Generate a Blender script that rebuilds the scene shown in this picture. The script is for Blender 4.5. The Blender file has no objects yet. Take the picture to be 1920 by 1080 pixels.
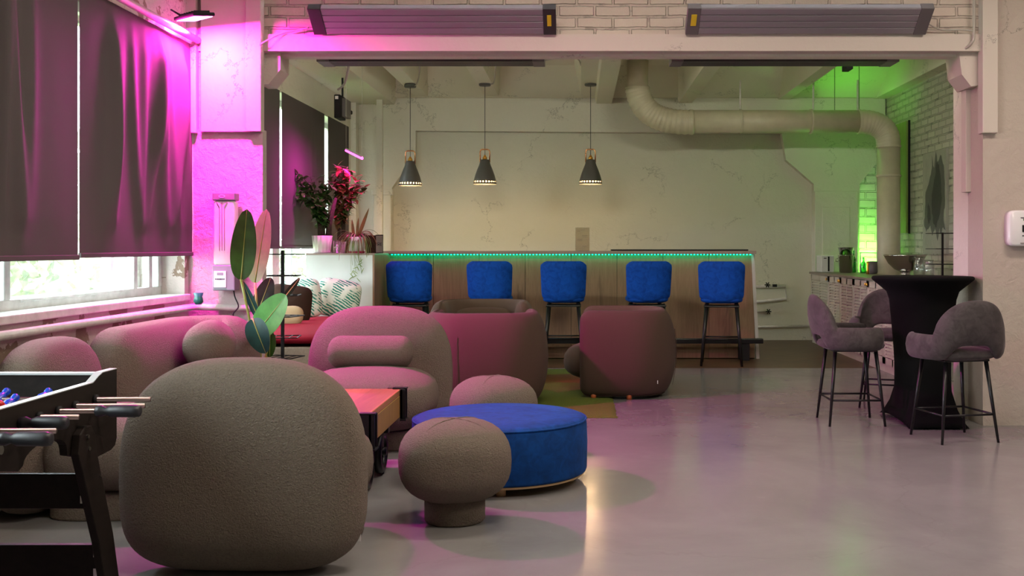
import bpy, math, random
from mathutils import Vector, Matrix
R = math.radians
rnd = random.Random(7)
sc = bpy.context.scene
col = sc.collection

# ------------------------------------------------------------------ camera, sky, exposure
cam = bpy.data.cameras.new('camera'); camo = bpy.data.objects.new('camera', cam); col.objects.link(camo)
CAMZ, F, CX, CY = 1.32, 2000.0, 1085.0, 465.0
camo.location = (0, 0, CAMZ); camo.rotation_euler = (R(90), 0, 0)
cam.sensor_width = 36; cam.lens = F / 1920 * 36
cam.shift_x = (960 - CX) / 1920; cam.shift_y = (CY - 540) / 1920
cam.clip_start = .05; cam.clip_end = 300
sc.camera = camo
w = bpy.data.worlds.new('sky'); sc.world = w; w.use_nodes = True
wb = w.node_tree.nodes['Background']; wb.inputs[0].default_value = (.84, .97, 1.0, 1); wb.inputs[1].default_value = 12.0
sc.view_settings.view_transform = 'Standard'; sc.view_settings.look = 'None'
sc.view_settings.gamma = 1; sc.view_settings.use_curve_mapping = False
sc.view_settings.exposure = 1.12
sc.cycles.max_bounces = 8; sc.cycles.diffuse_bounces = 5; sc.cycles.transparent_max_bounces = 12
sc.cycles.caustics_reflective = False; sc.cycles.caustics_refractive = False
sc.cycles.sample_clamp_indirect = 6

def area(name, loc, direction, sx, sy, power, color, portal=False, spread=180):
    l = bpy.data.lights.new(name, 'AREA'); l.shape = 'RECTANGLE'; l.size = sx; l.size_y = sy
    l.energy = power; l.color = color; l.spread = R(spread)
    if portal: l.cycles.is_portal = True
    o = bpy.data.objects.new(name, l); col.objects.link(o); o.location = loc
    o.rotation_euler = Vector(direction).to_track_quat('-Z', 'Y').to_euler()
    return o
# daylight enters by the windows of the left wall
WX = -2.9
WIN = [(-.6, .8), (1.2, 2.0), (2.2, 3.7), (4.2, 7.85), (8.35, 11.15), (11.4, 14.6)]
for i, (a, b) in enumerate(WIN):
    area('daylight_portal', (WX - (.62 if i > 3 else .33), (a + b) / 2, 1.9), (1, 0, 0), 1.9, b - a, 1, (1, 1, 1), portal=True).rotation_euler = (R(90), 0, R(-90))
for o in col.objects:
    if o.name.startswith('daylight_portal'): o.data.size, o.data.size_y = o.data.size_y, o.data.size
# added warm fill lights high in the hall, out of view, no known lamps
for i, (x, y) in enumerate([(.0, 3.0), (3.4, 3.0), (.0, 5.8), (3.4, 5.8)]):
    area('hall_fill_light', (x, y, 3.80), (0, 0, -1), 1.3, .35, 30, (1, .84, .72))

# added fill lights hidden behind the lintel brighten the bay's ceiling and back wall
for x in (-1.2, 2.0): area('bay_fill_light', (x, 8.42, 3.25), (0, .97, .0), 1.2, .12, 17, (.97, 1, .76))

# ------------------------------------------------------------------ materials
def nt(name):
    m = bpy.data.materials.new(name); m.use_nodes = True
    n = m.node_tree; return m, n, n.nodes['Principled BSDF']
def N(n, t, **k):
    x = n.nodes.new(t)
    for a, b in k.items():
        if a.startswith('i_'): x.inputs[a[2:].replace('_', ' ')].default_value = b
        else: setattr(x, a, b)
    return x
def noise(n, scale, detail=4, rough=.55, vec=None, dist=0):
    x = N(n, 'ShaderNodeTexNoise'); x.inputs['Scale'].default_value = scale; x.inputs['Detail'].default_value = detail
    x.inputs['Roughness'].default_value = rough; x.inputs['Distortion'].default_value = dist
    if vec: n.links.new(vec, x.inputs['Vector'])
    return x
def ramp(n, src, stops):
    x = N(n, 'ShaderNodeValToRGB'); e = x.color_ramp.elements
    while len(e) < len(stops): e.new(.5)
    for q, (p, c) in zip(e, stops):
        q.position = p; q.color = (c, c, c, 1) if isinstance(c, (int, float)) else tuple(c) + (1,)
    n.links.new(src, x.inputs[0]); return x
def mix(n, fac, a, b, mode='MIX'):
    x = N(n, 'ShaderNodeMix', data_type='RGBA', blend_type=mode)
    for s, v in ((x.inputs[0], fac), (x.inputs[6], a), (x.inputs[7], b)):
        if hasattr(v, 'links'): n.links.new(v, s)
        elif isinstance(v, (int, float)): s.default_value = v
        else: s.default_value = tuple(v) + (1,)
    return x.outputs[2]
def coords(n, scale=(1, 1, 1), rot=(0, 0, 0)):
    t = N(n, 'ShaderNodeTexCoord'); mp = N(n, 'ShaderNodeMapping')
    mp.inputs['Scale'].default_value = scale; mp.inputs['Rotation'].default_value = rot
    n.links.new(t.outputs['Object'], mp.inputs[0]); return mp.outputs[0]
def bump(n, h, strength, dist, bsdf, prev=None):
    b = N(n, 'ShaderNodeBump'); b.inputs['Strength'].default_value = strength; b.inputs['Distance'].default_value = dist
    n.links.new(h, b.inputs['Height'])
    if prev: n.links.new(prev, b.inputs['Normal'])
    n.links.new(b.outputs[0], bsdf.inputs['Normal']); return b.outputs[0]

def plain(name, c, rough=.5, metal=0, var=0, vs=8, bs=0, bscale=60, spec=None, coat=0):
    m, n, b = nt(name)
    b.inputs['Base Color'].default_value = tuple(c) + (1,); b.inputs['Roughness'].default_value = rough; b.inputs['Metallic'].default_value = metal
    if spec is not None: b.inputs['Specular IOR Level'].default_value = spec
    if coat: b.inputs['Coat Weight'].default_value = coat
    v = coords(n)
    if var:
        r = ramp(n, noise(n, vs, vec=v).outputs[0], [(.3, 1 - var), (.7, 1)])
        n.links.new(mix(n, 1, r.outputs[0], c, 'MULTIPLY'), b.inputs['Base Color'])
    if bs: bump(n, noise(n, bscale, 3, vec=v).outputs[0], bs, .01, b)
    return m
def fabric(name, c, scale=190, strength=.9, dist=.006, sheen=.25, var=.18):
    m, n, b = nt(name); v = coords(n)
    b.inputs['Roughness'].default_value = .95; b.inputs['Specular IOR Level'].default_value = .15
    b.inputs['Sheen Weight'].default_value = sheen; b.inputs['Sheen Roughness'].default_value = .6
    a = noise(n, scale, 3, .6, v, .6)
    r = ramp(n, a.outputs[0], [(.3, 1 - var), (.62, 1.0)])
    n.links.new(mix(n, 1, r.outputs[0], c, 'MULTIPLY'), b.inputs['Base Color'])
    bump(n, a.outputs[0], strength, dist, b); return m
def velvet(name, c, sheen=.8, tint=None):
    m, n, b = nt(name); v = coords(n)
    b.inputs['Roughness'].default_value = .8; b.inputs['Specular IOR Level'].default_value = .2
    b.inputs['Sheen Weight'].default_value = sheen; b.inputs['Sheen Roughness'].default_value = .35
    b.inputs['Sheen Tint'].default_value = tuple(tint or c) + (1,)
    r = ramp(n, noise(n, 14, 5, .65, v, .8).outputs[0], [(.32, .62), (.68, 1.15)])
    n.links.new(mix(n, 1, r.outputs[0], c, 'MULTIPLY'), b.inputs['Base Color'])
    bump(n, noise(n, 6, 2, vec=v).outputs[0], .25, .02, b); return m
def emit(name, c, s):
    m, n, b = nt(name); b.inputs['Base Color'].default_value = (0, 0, 0, 1)
    b.inputs['Emission Color'].default_value = tuple(c) + (1,); b.inputs['Emission Strength'].default_value = s; return m
def plaster(name, c, dirt=(.30, .26, .2), amount=.5, bs=.6, peel=0.0):
    m, n, b = nt(name); v = coords(n)
    b.inputs['Roughness'].default_value = .62
    big = noise(n, 1.3, 6, .65, v, .4)
    base = mix(n, ramp(n, big.outputs[0], [(.35, 0), (.75, amount * .45)]).outputs[0], c, [x * .72 for x in c])
    spots = ramp(n, noise(n, 9, 7, .75, v, 1.2).outputs[0], [(.66, 0), (.72, amount)])
    base = mix(n, spots.outputs[0], base, [x * .55 + y * .3 for x, y in zip(c, dirt)])
    vo = N(n, 'ShaderNodeTexVoronoi', feature='DISTANCE_TO_EDGE'); vo.inputs['Scale'].default_value = .9
    wv = N(n, 'ShaderNodeVectorMath', operation='ADD'); nz = noise(n, 2.2, 6, .7, v); n.links.new(v, wv.inputs[0]); n.links.new(nz.outputs[1], wv.inputs[1])
    n.links.new(wv.outputs[0], vo.inputs['Vector'])
    cr = ramp(n, vo.outputs[0], [(0, 1), (.006, 0)])
    gate = ramp(n, noise(n, 1.1, 2, vec=v).outputs[0], [(.5, 0), (.56, 1)])
    crm = mix(n, 1, cr.outputs[0], gate.outputs[0], 'MULTIPLY')
    base = mix(n, crm, base, [x * .35 for x in c])
    if peel:
        pm = ramp(n, noise(n, 3.2, 5, .6, v, .3).outputs[0], [(.60 - peel * .1, 0), (.61 - peel * .1, 1)])
        base = mix(n, pm.outputs[0], base, dirt)
    n.links.new(base, b.inputs['Base Color'])
    p = bump(n, noise(n, 16, 8, .7, v, .5).outputs[0], bs, .02, b)
    bump(n, noise(n, 3, 4, .6, v).outputs[0], bs * .6, .05, b, p); return m
def brick(name, c, axis, bw=.27, bh=.085, mortar=.012, dark=.35, bs=1.0, gaps=.5):
    m, n, b = nt(name)
    t = N(n, 'ShaderNodeTexCoord'); s = N(n, 'ShaderNodeSeparateXYZ'); cb = N(n, 'ShaderNodeCombineXYZ')
    n.links.new(t.outputs['Object'], s.inputs[0])
    n.links.new(s.outputs['X' if axis == 'x' else 'Y'], cb.inputs[0]); n.links.new(s.outputs['Z'], cb.inputs[1])
    nz = noise(n, 3.5, 4, .6, t.outputs['Object']); ad = N(n, 'ShaderNodeVectorMath', operation='MULTIPLY_ADD')
    n.links.new(nz.outputs[1], ad.inputs[0]); ad.inputs[1].default_value = (.03, .03, 0); n.links.new(cb.outputs[0], ad.inputs[2])
    bt = N(n, 'ShaderNodeTexBrick'); n.links.new(ad.outputs[0], bt.inputs['Vector'])
    for k, x in (('Scale', 1), ('Mortar Size', mortar), ('Mortar Smooth', .4), ('Brick Width', bw), ('Row Height', bh), ('Bias', 0)): bt.inputs[k].default_value = x
    bt.inputs['Color1'].default_value = tuple(c) + (1,); bt.inputs['Color2'].default_value = tuple(x * .86 for x in c) + (1,)
    bt.inputs['Mortar'].default_value = tuple(x * .8 for x in c) + (1,)
    th = ramp(n, noise(n, 5, 6, .7, t.outputs['Object'], .6).outputs[0], [(gaps, 0), (gaps + .08, 1)])
    g = mix(n, 1, bt.outputs['Fac'], th.outputs[0], 'MULTIPLY')
    base = mix(n, g, bt.outputs[0], [x * dark for x in c])
    base = mix(n, ramp(n, noise(n, 2, 5, .6, t.outputs['Object']).outputs[0], [(.4, 0), (.8, .35)]).outputs[0], base, [x * .7 for x in c])
    n.links.new(base, b.inputs['Base Color']); b.inputs['Roughness'].default_value = .65
    inv = N(n, 'ShaderNodeMath', operation='SUBTRACT'); inv.inputs[0].default_value = 1; n.links.new(bt.outputs['Fac'], inv.inputs[1])
    p = bump(n, inv.outputs[0], bs, .025, b); bump(n, noise(n, 20, 6, .7, t.outputs['Object']).outputs[0], .5, .012, b, p); return m
def wood(name, c1, c2, axis='x', scale=1.0, rough=.45, plank=0, dark=0.0, spec=.5):
    m, n, b = nt(name)
    sc_ = {'x': (1.2, 14, 14), 'y': (14, 1.2, 14), 'z': (14, 14, 1.2)}[axis]
    v = coords(n, tuple(x * scale for x in sc_)); v2 = coords(n)
    a = noise(n, 2.2, 8, .7, v, 1.2)
    base = mix(n, ramp(n, a.outputs[0], [(.3, 0), (.7, 1)]).outputs[0], c1, c2)
    if plank:
        s = N(n, 'ShaderNodeSeparateXYZ'); n.links.new(v2, s.inputs[0])
        mo = N(n, 'ShaderNodeMath', operation='DIVIDE'); n.links.new(s.outputs['Y' if axis == 'x' else 'X'], mo.inputs[0]); mo.inputs[1].default_value = plank
        fl = N(n, 'ShaderNodeMath', operation='FLOOR'); n.links.new(mo.outputs[0], fl.inputs[0])
        fr = N(n, 'ShaderNodeMath', operation='FRACT'); n.links.new(mo.outputs[0], fr.inputs[0])
        wn = N(n, 'ShaderNodeTexWhiteNoise', noise_dimensions='1D'); n.links.new(fl.outputs[0], wn.inputs['W'])
        base = mix(n, 1, base, ramp(n, wn.outputs[0], [(0, .62), (1, 1.1)]).outputs[0], 'MULTIPLY')
        base = mix(n, ramp(n, fr.outputs[0], [(.0, 1), (.012, 0)]).outputs[0], base, [x * .25 for x in c1])
    if dark:
        kn = ramp(n, noise(n, .9, 4, .6, coords(n, (5, 5, .8)), .5).outputs[0], [(.62, 0), (.72, dark)])
        base = mix(n, kn.outputs[0], base, [x * .35 for x in c1])
    n.links.new(base, b.inputs['Base Color']); b.inputs['Roughness'].default_value = rough; b.inputs['Specular IOR Level'].default_value = spec
    bump(n, a.outputs[0], .15, .004, b); return m

def floor_mat():
    m, n, b = nt('grey_epoxy'); v = coords(n)
    a = noise(n, .8, 7, .62, v, .6); s = noise(n, 14, 8, .7, v, .5)
    base = mix(n, ramp(n, a.outputs[0], [(.35, 0), (.7, 1)]).outputs[0], (.235, .235, .232), (.18, .178, .175))
    base = mix(n, ramp(n, s.outputs[0], [(.62, 0), (.75, .35)]).outputs[0], base, (.30, .295, .29))
    vo = N(n, 'ShaderNodeTexVoronoi', feature='DISTANCE_TO_EDGE'); vo.inputs['Scale'].default_value = .35
    wv = N(n, 'ShaderNodeVectorMath', operation='ADD'); nz = noise(n, 1.0, 5, .6, v); n.links.new(v, wv.inputs[0]); n.links.new(nz.outputs[1], wv.inputs[1]); n.links.new(wv.outputs[0], vo.inputs['Vector'])
    base = mix(n, ramp(n, vo.outputs[0], [(0, .28), (.002, 0)]).outputs[0], base, (.17, .165, .155))
    n.links.new(base, b.inputs['Base Color'])
    n.links.new(ramp(n, noise(n, 2.5, 6, .7, v).outputs[0], [(.3, .14), (.75, .27)]).outputs[0], b.inputs['Roughness'])
    b.inputs['Specular IOR Level'].default_value = .55
    bump(n, noise(n, 3.2, 3, .5, v).outputs[0], .06, .03, b); return m
def tile_mat():
    m, n, b = nt('brown_tile'); v = coords(n, rot=(0, 0, R(45)))
    bt = N(n, 'ShaderNodeTexBrick'); n.links.new(v, bt.inputs['Vector']); bt.offset = 0
    for k, x in (('Scale', 1), ('Mortar Size', .006), ('Brick Width', .5), ('Row Height', .5)): bt.inputs[k].default_value = x
    bt.inputs['Color1'].default_value = (.12, .060, .032, 1); bt.inputs['Color2'].default_value = (.085, .042, .022, 1); bt.inputs['Mortar'].default_value = (.03, .018, .012, 1)
    n.links.new(mix(n, ramp(n, noise(n, 6, 6, .7, v).outputs[0], [(.35, .6), (.7, 1.1)]).outputs[0], (.05, .025, .012), bt.outputs[0]), b.inputs['Base Color'])
    b.inputs['Roughness'].default_value = .38; return m
def rug_mat():
    m, n, b = nt('rug_pile'); v = coords(n); s = N(n, 'ShaderNodeSeparateXYZ'); n.links.new(v, s.inputs[0])
    nz = noise(n, 5, 5, .6, v); ma = N(n, 'ShaderNodeMath', operation='MULTIPLY_ADD'); n.links.new(nz.outputs[0], ma.inputs[0]); ma.inputs[1].default_value = .35; n.links.new(s.outputs['Y'], ma.inputs[2])
    fr = N(n, 'ShaderNodeMath', operation='DIVIDE'); n.links.new(ma.outputs[0], fr.inputs[0]); fr.inputs[1].default_value = 3.4
    g = (.15, .21, .015); o = (.28, .11, .025); dg = (.08, .14, .015)
    c = ramp(n, fr.outputs[0], [(.0, g), (.16, (.16, .19, .02)), (.20, o), (.36, (.16, .07, .02)), (.40, g), (.60, dg), (.64, o), (.8, g)])
    f = ramp(n, noise(n, 150, 3, .6, v).outputs[0], [(.3, .45), (.7, 1.2)])
    n.links.new(mix(n, 1, c.outputs[0], f.outputs[0], 'MULTIPLY'), b.inputs['Base Color']); b.inputs['Roughness'].default_value = 1
    bump(n, noise(n, 120, 3, .6, v).outputs[0], 1, .02, b); return m
def glass_mat(name, tint=(1, 1, 1), gl=.08, rough=.02):
    m, n, b = nt(name); n.nodes.remove(b); out = n.nodes['Material Output']
    t = N(n, 'ShaderNodeBsdfTransparent'); t.inputs[0].default_value = tuple(tint) + (1,)
    g = N(n, 'ShaderNodeBsdfGlossy'); g.inputs['Roughness'].default_value = rough
    lw = N(n, 'ShaderNodeLayerWeight'); lw.inputs[0].default_value = .35
    mp = N(n, 'ShaderNodeMath', operation='MULTIPLY_ADD'); n.links.new(lw.outputs['Facing'], mp.inputs[0]); mp.inputs[1].default_value = .45; mp.inputs[2].default_value = gl
    mx = N(n, 'ShaderNodeMixShader'); n.links.new(mp.outputs[0], mx.inputs[0]); n.links.new(t.outputs[0], mx.inputs[1]); n.links.new(g.outputs[0], mx.inputs[2]); n.links.new(mx.outputs[0], out.inputs[0]); return m
def leaf_mat(name, c, c2=None, trans=.25, rough=.4, stripes=False):
    m, n, b = nt(name); v = coords(n)
    k = mix(n, ramp(n, noise(n, 12, 4, vec=v).outputs[0], [(.35, 0), (.65, 1)]).outputs[0], c, c2 or [x * .6 for x in c])
    n.links.new(k, b.inputs['Base Color']); b.inputs['Roughness'].default_value = rough
    if trans:
        out = n.nodes['Material Output']; tr = N(n, 'ShaderNodeBsdfTranslucent'); n.links.new(k, tr.inputs[0])
        mx = N(n, 'ShaderNodeMixShader'); mx.inputs[0].default_value = trans; n.links.new(b.outputs[0], mx.inputs[1]); n.links.new(tr.outputs[0], mx.inputs[2]); n.links.new(mx.outputs[0], out.inputs[0])
    return m
def leafprint_mat():
    m, n, b = nt('leaf_print'); v = coords(n, (1, 1, 1), (.4, .5, .7))
    w1 = N(n, 'ShaderNodeTexWave', wave_type='BANDS', bands_direction='DIAGONAL'); w1.inputs['Scale'].default_value = 13; w1.inputs['Distortion'].default_value = 4; w1.inputs['Detail'].default_value = 2; w1.inputs['Detail Scale'].default_value = 1.2
    n.links.new(v, w1.inputs[0])
    k = ramp(n, w1.outputs[1], [(.42, 0), (.47, 1)])
    g = ramp(n, noise(n, 9, 2, vec=v).outputs[0], [(.44, 0), (.50, 1)])
    f = mix(n, 1, k.outputs[0], g.outputs[0], 'MULTIPLY')
    n.links.new(mix(n, f, (.62, .66, .58), (.02, .20, .14)), b.inputs['Base Color']); b.inputs['Roughness'].default_value = .9; return m
def painting_mat(name, c):
    m, n, b = nt(name); v = coords(n)
    n.links.new(mix(n, ramp(n, noise(n, 5, 6, .7, v, .5).outputs[0], [(.35, 0), (.7, 1)]).outputs[0], c, [x * .8 for x in c]), b.inputs['Base Color']); b.inputs['Roughness'].default_value = .6; return m

WHITE = (.70, .66, .58)
MT = dict(
 floor=floor_mat(), tile=tile_mat(), rug=rug_mat(),
 plaster=plaster('old_white_plaster', WHITE, bs=.5), plaster2=plaster('back_wall_plaster', (.64, .61, .52), amount=.35, bs=.5),
 rough=plaster('flaking_wall_paint', (.62, .57, .52), dirt=(.27, .2, .14), amount=.8, peel=.55), pillar=plaster('pillar_paint', (.56, .50, .47), amount=.4, bs=1.0), smooth=plaster('painted_panel', (.58, .52, .46), amount=.25, bs=.15),
 ceil=plaster('ceiling_paint', (.76, .72, .60), amount=.25, bs=.25),
 brickx=brick('white_brick_lintel', (.62, .53, .45), 'x', dark=.5, gaps=.54), bricky=brick('white_brick_side', (.56, .53, .45), 'y', .26, .09, .012, .34, 1.0, .53),
 bricknx=brick('niche_brick', (.6, .58, .5), 'x', .3, .12, .014, .45, 1.5, .50),
 frame=plain('white_window_paint', (.66, .68, .66), .45, var=.25, vs=12, bs=.2), pvc=plain('white_plastic', (.72, .73, .72), .35),
 pipe=plain('white_pipe_paint', (.66, .62, .58), .35, var=.2, vs=20, bs=.15), duct=plain('cream_duct', (.62, .55, .41), .42, var=.15, vs=6, bs=.1, bscale=30),
 glass=glass_mat('window_glass'), clear=glass_mat('clear_glass', (.93, .96, .95), .12), green_glass=glass_mat('green_glass', (.05, .55, .12), .15),
 blind=fabric('blackout_blind', (.105, .093, .093), 400, .15, .002, .0, .1),
 boucle=fabric('taupe_boucle', (.205, .168, .132), 130, 1.0, .014, .04, .22), twill=fabric('brown_chair_fabric', (.085, .054, .040), 260, .4, .003, .05, .12),
 blue=velvet('blue_velvet', (.002, .062, .38), .15, (.1, .3, .9)), bluepouf=velvet('blue_pouf_velvet', (.002, .048, .22), .15, (.1, .3, .8)), grey=velvet('grey_velvet', (.075, .064, .066), .35, (.5, .45, .48)),
 black=plain('black_metal', (.006, .006, .007), .35, 0, spec=.4), blackm=plain('matt_black', (.008, .008, .009), .7, spec=.3), stretch=fabric('black_stretch_cloth', (.003, .003, .0035), 300, .1, .002, .0),
 foos=wood('dark_table_wood', (.018, .013, .011), (.009, .007, .006), 'y', .6, .5, spec=.15), foosedge=plain('pale_rail_edge', (.5, .55, .55), .3), ply=plain('raw_edge', (.35, .24, .12), .7),
 steel=plain('brushed_steel', (.5, .5, .5), .25, 1), chrome=plain('polished_steel', (.62, .6, .58), .12, 1, bs=.1, bscale=12), rod=plain('rod_steel', (.42, .33, .32), .3, 1),
 alu=plain('anodised_heater', (.33, .31, .34), .42, .55), heatercap=plain('heater_cap', (.03, .026, .028), .5), greycap=plain('grey_heater_cap', (.13, .115, .12), .5), yellow=plain('yellow_sticker', (.75, .55, .02), .5),
 barwood=wood('bar_plank', (.33, .195, .12), (.22, .125, .075), 'z', .8, .5, plank=.0, dark=.8), bartop=plain('bar_top', (.30, .24, .20), .35), edge=plain('pale_edge_strip', (.55, .5, .5), .5),
 whitecab=plain('white_cabinet', (.62, .66, .64), .4, var=.08, vs=4), cab=plain('cream_cabinet', (.55, .51, .44), .5, var=.12, vs=6), counter=plain('counter_board', (.22, .18, .15), .4),
 shade=plain('lamp_grey', (.085, .078, .075), .42), copper=plain('copper', (.75, .36, .18), .25, 1), brass=plain('socket_brass', (.8, .42, .08), .3, 1), bulb=emit('lamp_bulb', (1, .62, .25), 18), shadein=plain('shade_inside', (.8, .7, .5), .5),
 led=emit('teal_led', (.0, 1.0, .42), 7), ledg=emit('green_led', (.12, 1.0, .08), 8), bay_fill=emit('bay_fill_glow', (.97, 1, .76), 4), pinkled=emit('pink_led', (1.0, .03, .50), 7), pinkface=emit('pink_flood_face', (1, .12, .85), 18),  # includes the glowing face of the added fill lights behind the lintel
 red=fabric('red_cushion', (.26, .010, .025), 200, .2, .002, .0), crate=wood('pale_crate_wood', (.42, .35, .26), (.28, .23, .17), 'y', 1, .7),
 tabletop=wood('reclaimed_top', (.46, .20, .085), (.28, .11, .045), 'y', .7, .4, plank=.16), tableside=wood('golden_board', (.36, .20, .055), (.24, .12, .03), 'z', .7, .5),
 pot=plain('white_pot', (.7, .7, .68), .35), soil=plain('soil', (.03, .02, .014), .95), bark=plain('bark', (.06, .04, .025), .9, var=.5, vs=30, bs=.8),
 dkleaf=leaf_mat('dark_leaf', (.025, .11, .010)), ltleaf=leaf_mat('light_leaf', (.11, .46, .09), (.08, .34, .07), .35), paleleaf=leaf_mat('pale_leaf', (.22, .42, .12), (.16, .34, .1), .35),
 tealleaf=leaf_mat('teal_leaf', (.012, .08, .065)), blkleaf=leaf_mat('blackish_leaf', (.016, .018, .010)), midleaf=leaf_mat('house_leaf', (.09, .24, .05), None, .3), spider=leaf_mat('spider_leaf', (.30, .36, .14), (.1, .2, .04), .3),
 redleaf=leaf_mat('red_leaf', (.30, .09, .05), (.12, .1, .03), .3), stem=plain('green_stem', (.25, .3, .06), .5), treeleaf=leaf_mat('tree_leaf', (.24, .28, .20), (.27, .29, .19), .4), tree=plain('tree_trunk', (.2, .17, .13), .9),
 print=leafprint_mat(), brownp=fabric('brown_cushion', (.04, .02, .014), 200, .2, .002, .0), tan=plain('tan_cloth', (.4, .28, .16), .9),
 paper=leaf_mat('paper', (.78, .71, .62), (.82, .76, .66), .8, .6), ink=plain('ink', (.03, .03, .03), .6), greyink=plain('grey_ink', (.3, .27, .25), .6), white=plain('gloss_white', (.74, .73, .74), .18), greyp=plain('grey_plastic', (.22, .23, .26), .4), wood=plain('pine_foot', (.6, .42, .22), .5), orange=plain('orange_foot', (.45, .12, .03), .5),
 field=plain('green_field', (.12, .28, .16), .4), redman=plain('red_plastic', (.65, .02, .02), .3), blueman=plain('blue_plastic', (.01, .06, .55), .3), rubber=plain('rubber', (.015, .015, .02), .45),
 canvas=painting_mat('grey_canvas', (.40, .38, .33)), smear=painting_mat('dark_paint', (.045, .042, .045)), smear2=painting_mat('grey_paint', (.12, .115, .11)), canvas2=painting_mat('green_canvas', (.30, .42, .10)),
 hall=plaster('hall_wall_paint', (.50, .43, .37), amount=.3), gground=plain('lawn', (.2, .3, .1), .9, var=.4, vs=.5), wire=plain('cable_sheath', (.4, .37, .32), .5), magenta=plain('magenta_saucer', (.6, .02, .12), .4), bottlegreen=plain('green_mug', (.01, .13, .10), .3))

# ------------------------------------------------------------------ mesh helpers
def V(*a): return Vector(a)
def at(px, py, Y):
    """point seen at a pixel of the photograph, at depth Y"""
    return Vector(((px - CX) * Y / F, Y, CAMZ - (py - CY) * Y / F))
def tag(o, label=None, cat=None, group=None, kind=None):
    if label: o['label'] = label
    if cat: o['category'] = cat
    if group: o['group'] = group
    if kind: o['kind'] = kind
    return o
def thing(name, loc, label, cat, group=None, rz=0):
    o = bpy.data.objects.new(name, None); col.objects.link(o); o.location = loc; o.rotation_euler.z = rz
    o.empty_display_size = .1
    return tag(o, label, cat, group)
class MB:
    def __init__(s): s.v = []; s.f = []; s.mi = []; s.m = 0
    def add(s, vs, fs):
        b = len(s.v); s.v += [Vector(x) for x in vs]; s.f += [tuple(b + i for i in f) for f in fs]; s.mi += [s.m] * len(fs); return s
    def box(s, x0, x1, y0, y1, z0, z1, mat=None):
        vs = [(x, y, z) for x in (x0, x1) for y in (y0, y1) for z in (z0, z1)]
        if mat: vs = [mat @ Vector(v) for v in vs]
        return s.add(vs, [(0, 1, 3, 2), (4, 6, 7, 5), (0, 4, 5, 1), (2, 3, 7, 6), (0, 2, 6, 4), (1, 5, 7, 3)])
    def grid(s, fn, nu, nv, cu=False, cv=False):
        vs = [fn(i, j) for i in range(nu) for j in range(nv)]; fs = []
        for i in range(nu if cu else nu - 1):
            for j in range(nv if cv else nv - 1):
                a, b = (i + 1) % nu, (j + 1) % nv; fs.append((i * nv + j, a * nv + j, a * nv + b, i * nv + b))
        return s.add(vs, fs)
    def rings(s, rr, caps=True, closed=False):
        n = len(rr[0]); b = len(s.v); s.grid(lambda i, j: rr[i][j], len(rr), n, closed, True)
        if caps and not closed:
            s.f += [tuple(b + j for j in range(n))[::-1], tuple(b + (len(rr) - 1) * n + j for j in range(n))]; s.mi += [s.m, s.m]
        return s
    def tube(s, pts, r, n=10, caps=True, closed=False):
        pts = [Vector(p) for p in pts]; rr = []; up = None
        for i, p in enumerate(pts):
            if closed: t = pts[(i + 1) % len(pts)] - pts[i - 1]
            else: t = pts[min(i + 1, len(pts) - 1)] - pts[max(i - 1, 0)]
            t.normalize()
            if up is None: up = t.orthogonal().normalized()
            up = (up - t * up.dot(t)); up = up.normalized() if up.length > 1e-6 else t.orthogonal().normalized()
            q = t.cross(up); ri = r[i] if isinstance(r, (list, tuple)) else r
            rr.append([p + (up * math.cos(a) + q * math.sin(a)) * ri for a in [2 * math.pi * k / n for k in range(n)]])
        return s.rings(rr, caps, closed)
    def lathe(s, c, prof, n=32, caps=True):
        c = Vector(c); return s.rings([[c + V(r * math.cos(a), r * math.sin(a), z) for a in [2 * math.pi * k / n for k in range(n)]] for r, z in prof], caps)
    def prism(s, pts, off):
        off = Vector(off); return s.rings([[Vector(p) for p in pts], [Vector(p) + off for p in pts]])
    def build(s, name, mat, parent=None, smooth=False, bevel=0, sub=0, world=True, seg=2, solid=0):
        off = parent.location.copy() if (parent and world) else V(0, 0, 0)
        if parent and parent.parent and world: off += parent.parent.location
        if not parent and s.v:
            xs = [v.x for v in s.v]; ys = [v.y for v in s.v]; zs = [v.z for v in s.v]
            off = V((min(xs) + max(xs)) / 2, (min(ys) + max(ys)) / 2, min(zs)) if world != 'origin' else V(0, 0, 0)
        me = bpy.data.meshes.new(name); me.from_pydata([v - off for v in s.v], [], s.f)
        for k in (mat if isinstance(mat, (list, tuple)) else [mat]): me.materials.append(MT[k])
        if max(s.mi, default=0): me.polygons.foreach_set('material_index', s.mi)
        if smooth: me.polygons.foreach_set('use_smooth', [True] * len(me.polygons))
        import bmesh as bmm
        bm = bmm.new(); bm.from_mesh(me); bmm.ops.recalc_face_normals(bm, faces=bm.faces); bm.to_mesh(me); bm.free()
        o = bpy.data.objects.new(name, me); col.objects.link(o)
        if parent: o.parent = parent
        else: o.location = off
        if solid: mo = o.modifiers.new('solid', 'SOLIDIFY'); mo.thickness = solid; mo.offset = 0
        if bevel:
            mo = o.modifiers.new('bevel', 'BEVEL'); mo.width = bevel; mo.segments = seg; mo.limit_method = 'ANGLE'; mo.angle_limit = R(40)
            if smooth is False and seg > 2: me.polygons.foreach_set('use_smooth', [True] * len(me.polygons))
        if sub: mo = o.modifiers.new('sub', 'SUBSURF'); mo.levels = sub; mo.render_levels = sub
        return o
def spow(a, p): return math.copysign(abs(a) ** p, a)
def superell(ax, az, n, cnt=48, az2=None, n2=None):
    out = []
    for k in range(cnt):
        t = 2 * math.pi * k / cnt; c, s_ = math.cos(t), math.sin(t)
        nn, hh = (n, az) if s_ >= 0 else (n2 or n, az2 or az)
        out.append((ax * spow(c, 2 / nn), hh * spow(s_, 2 / nn)))
    return out
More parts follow.
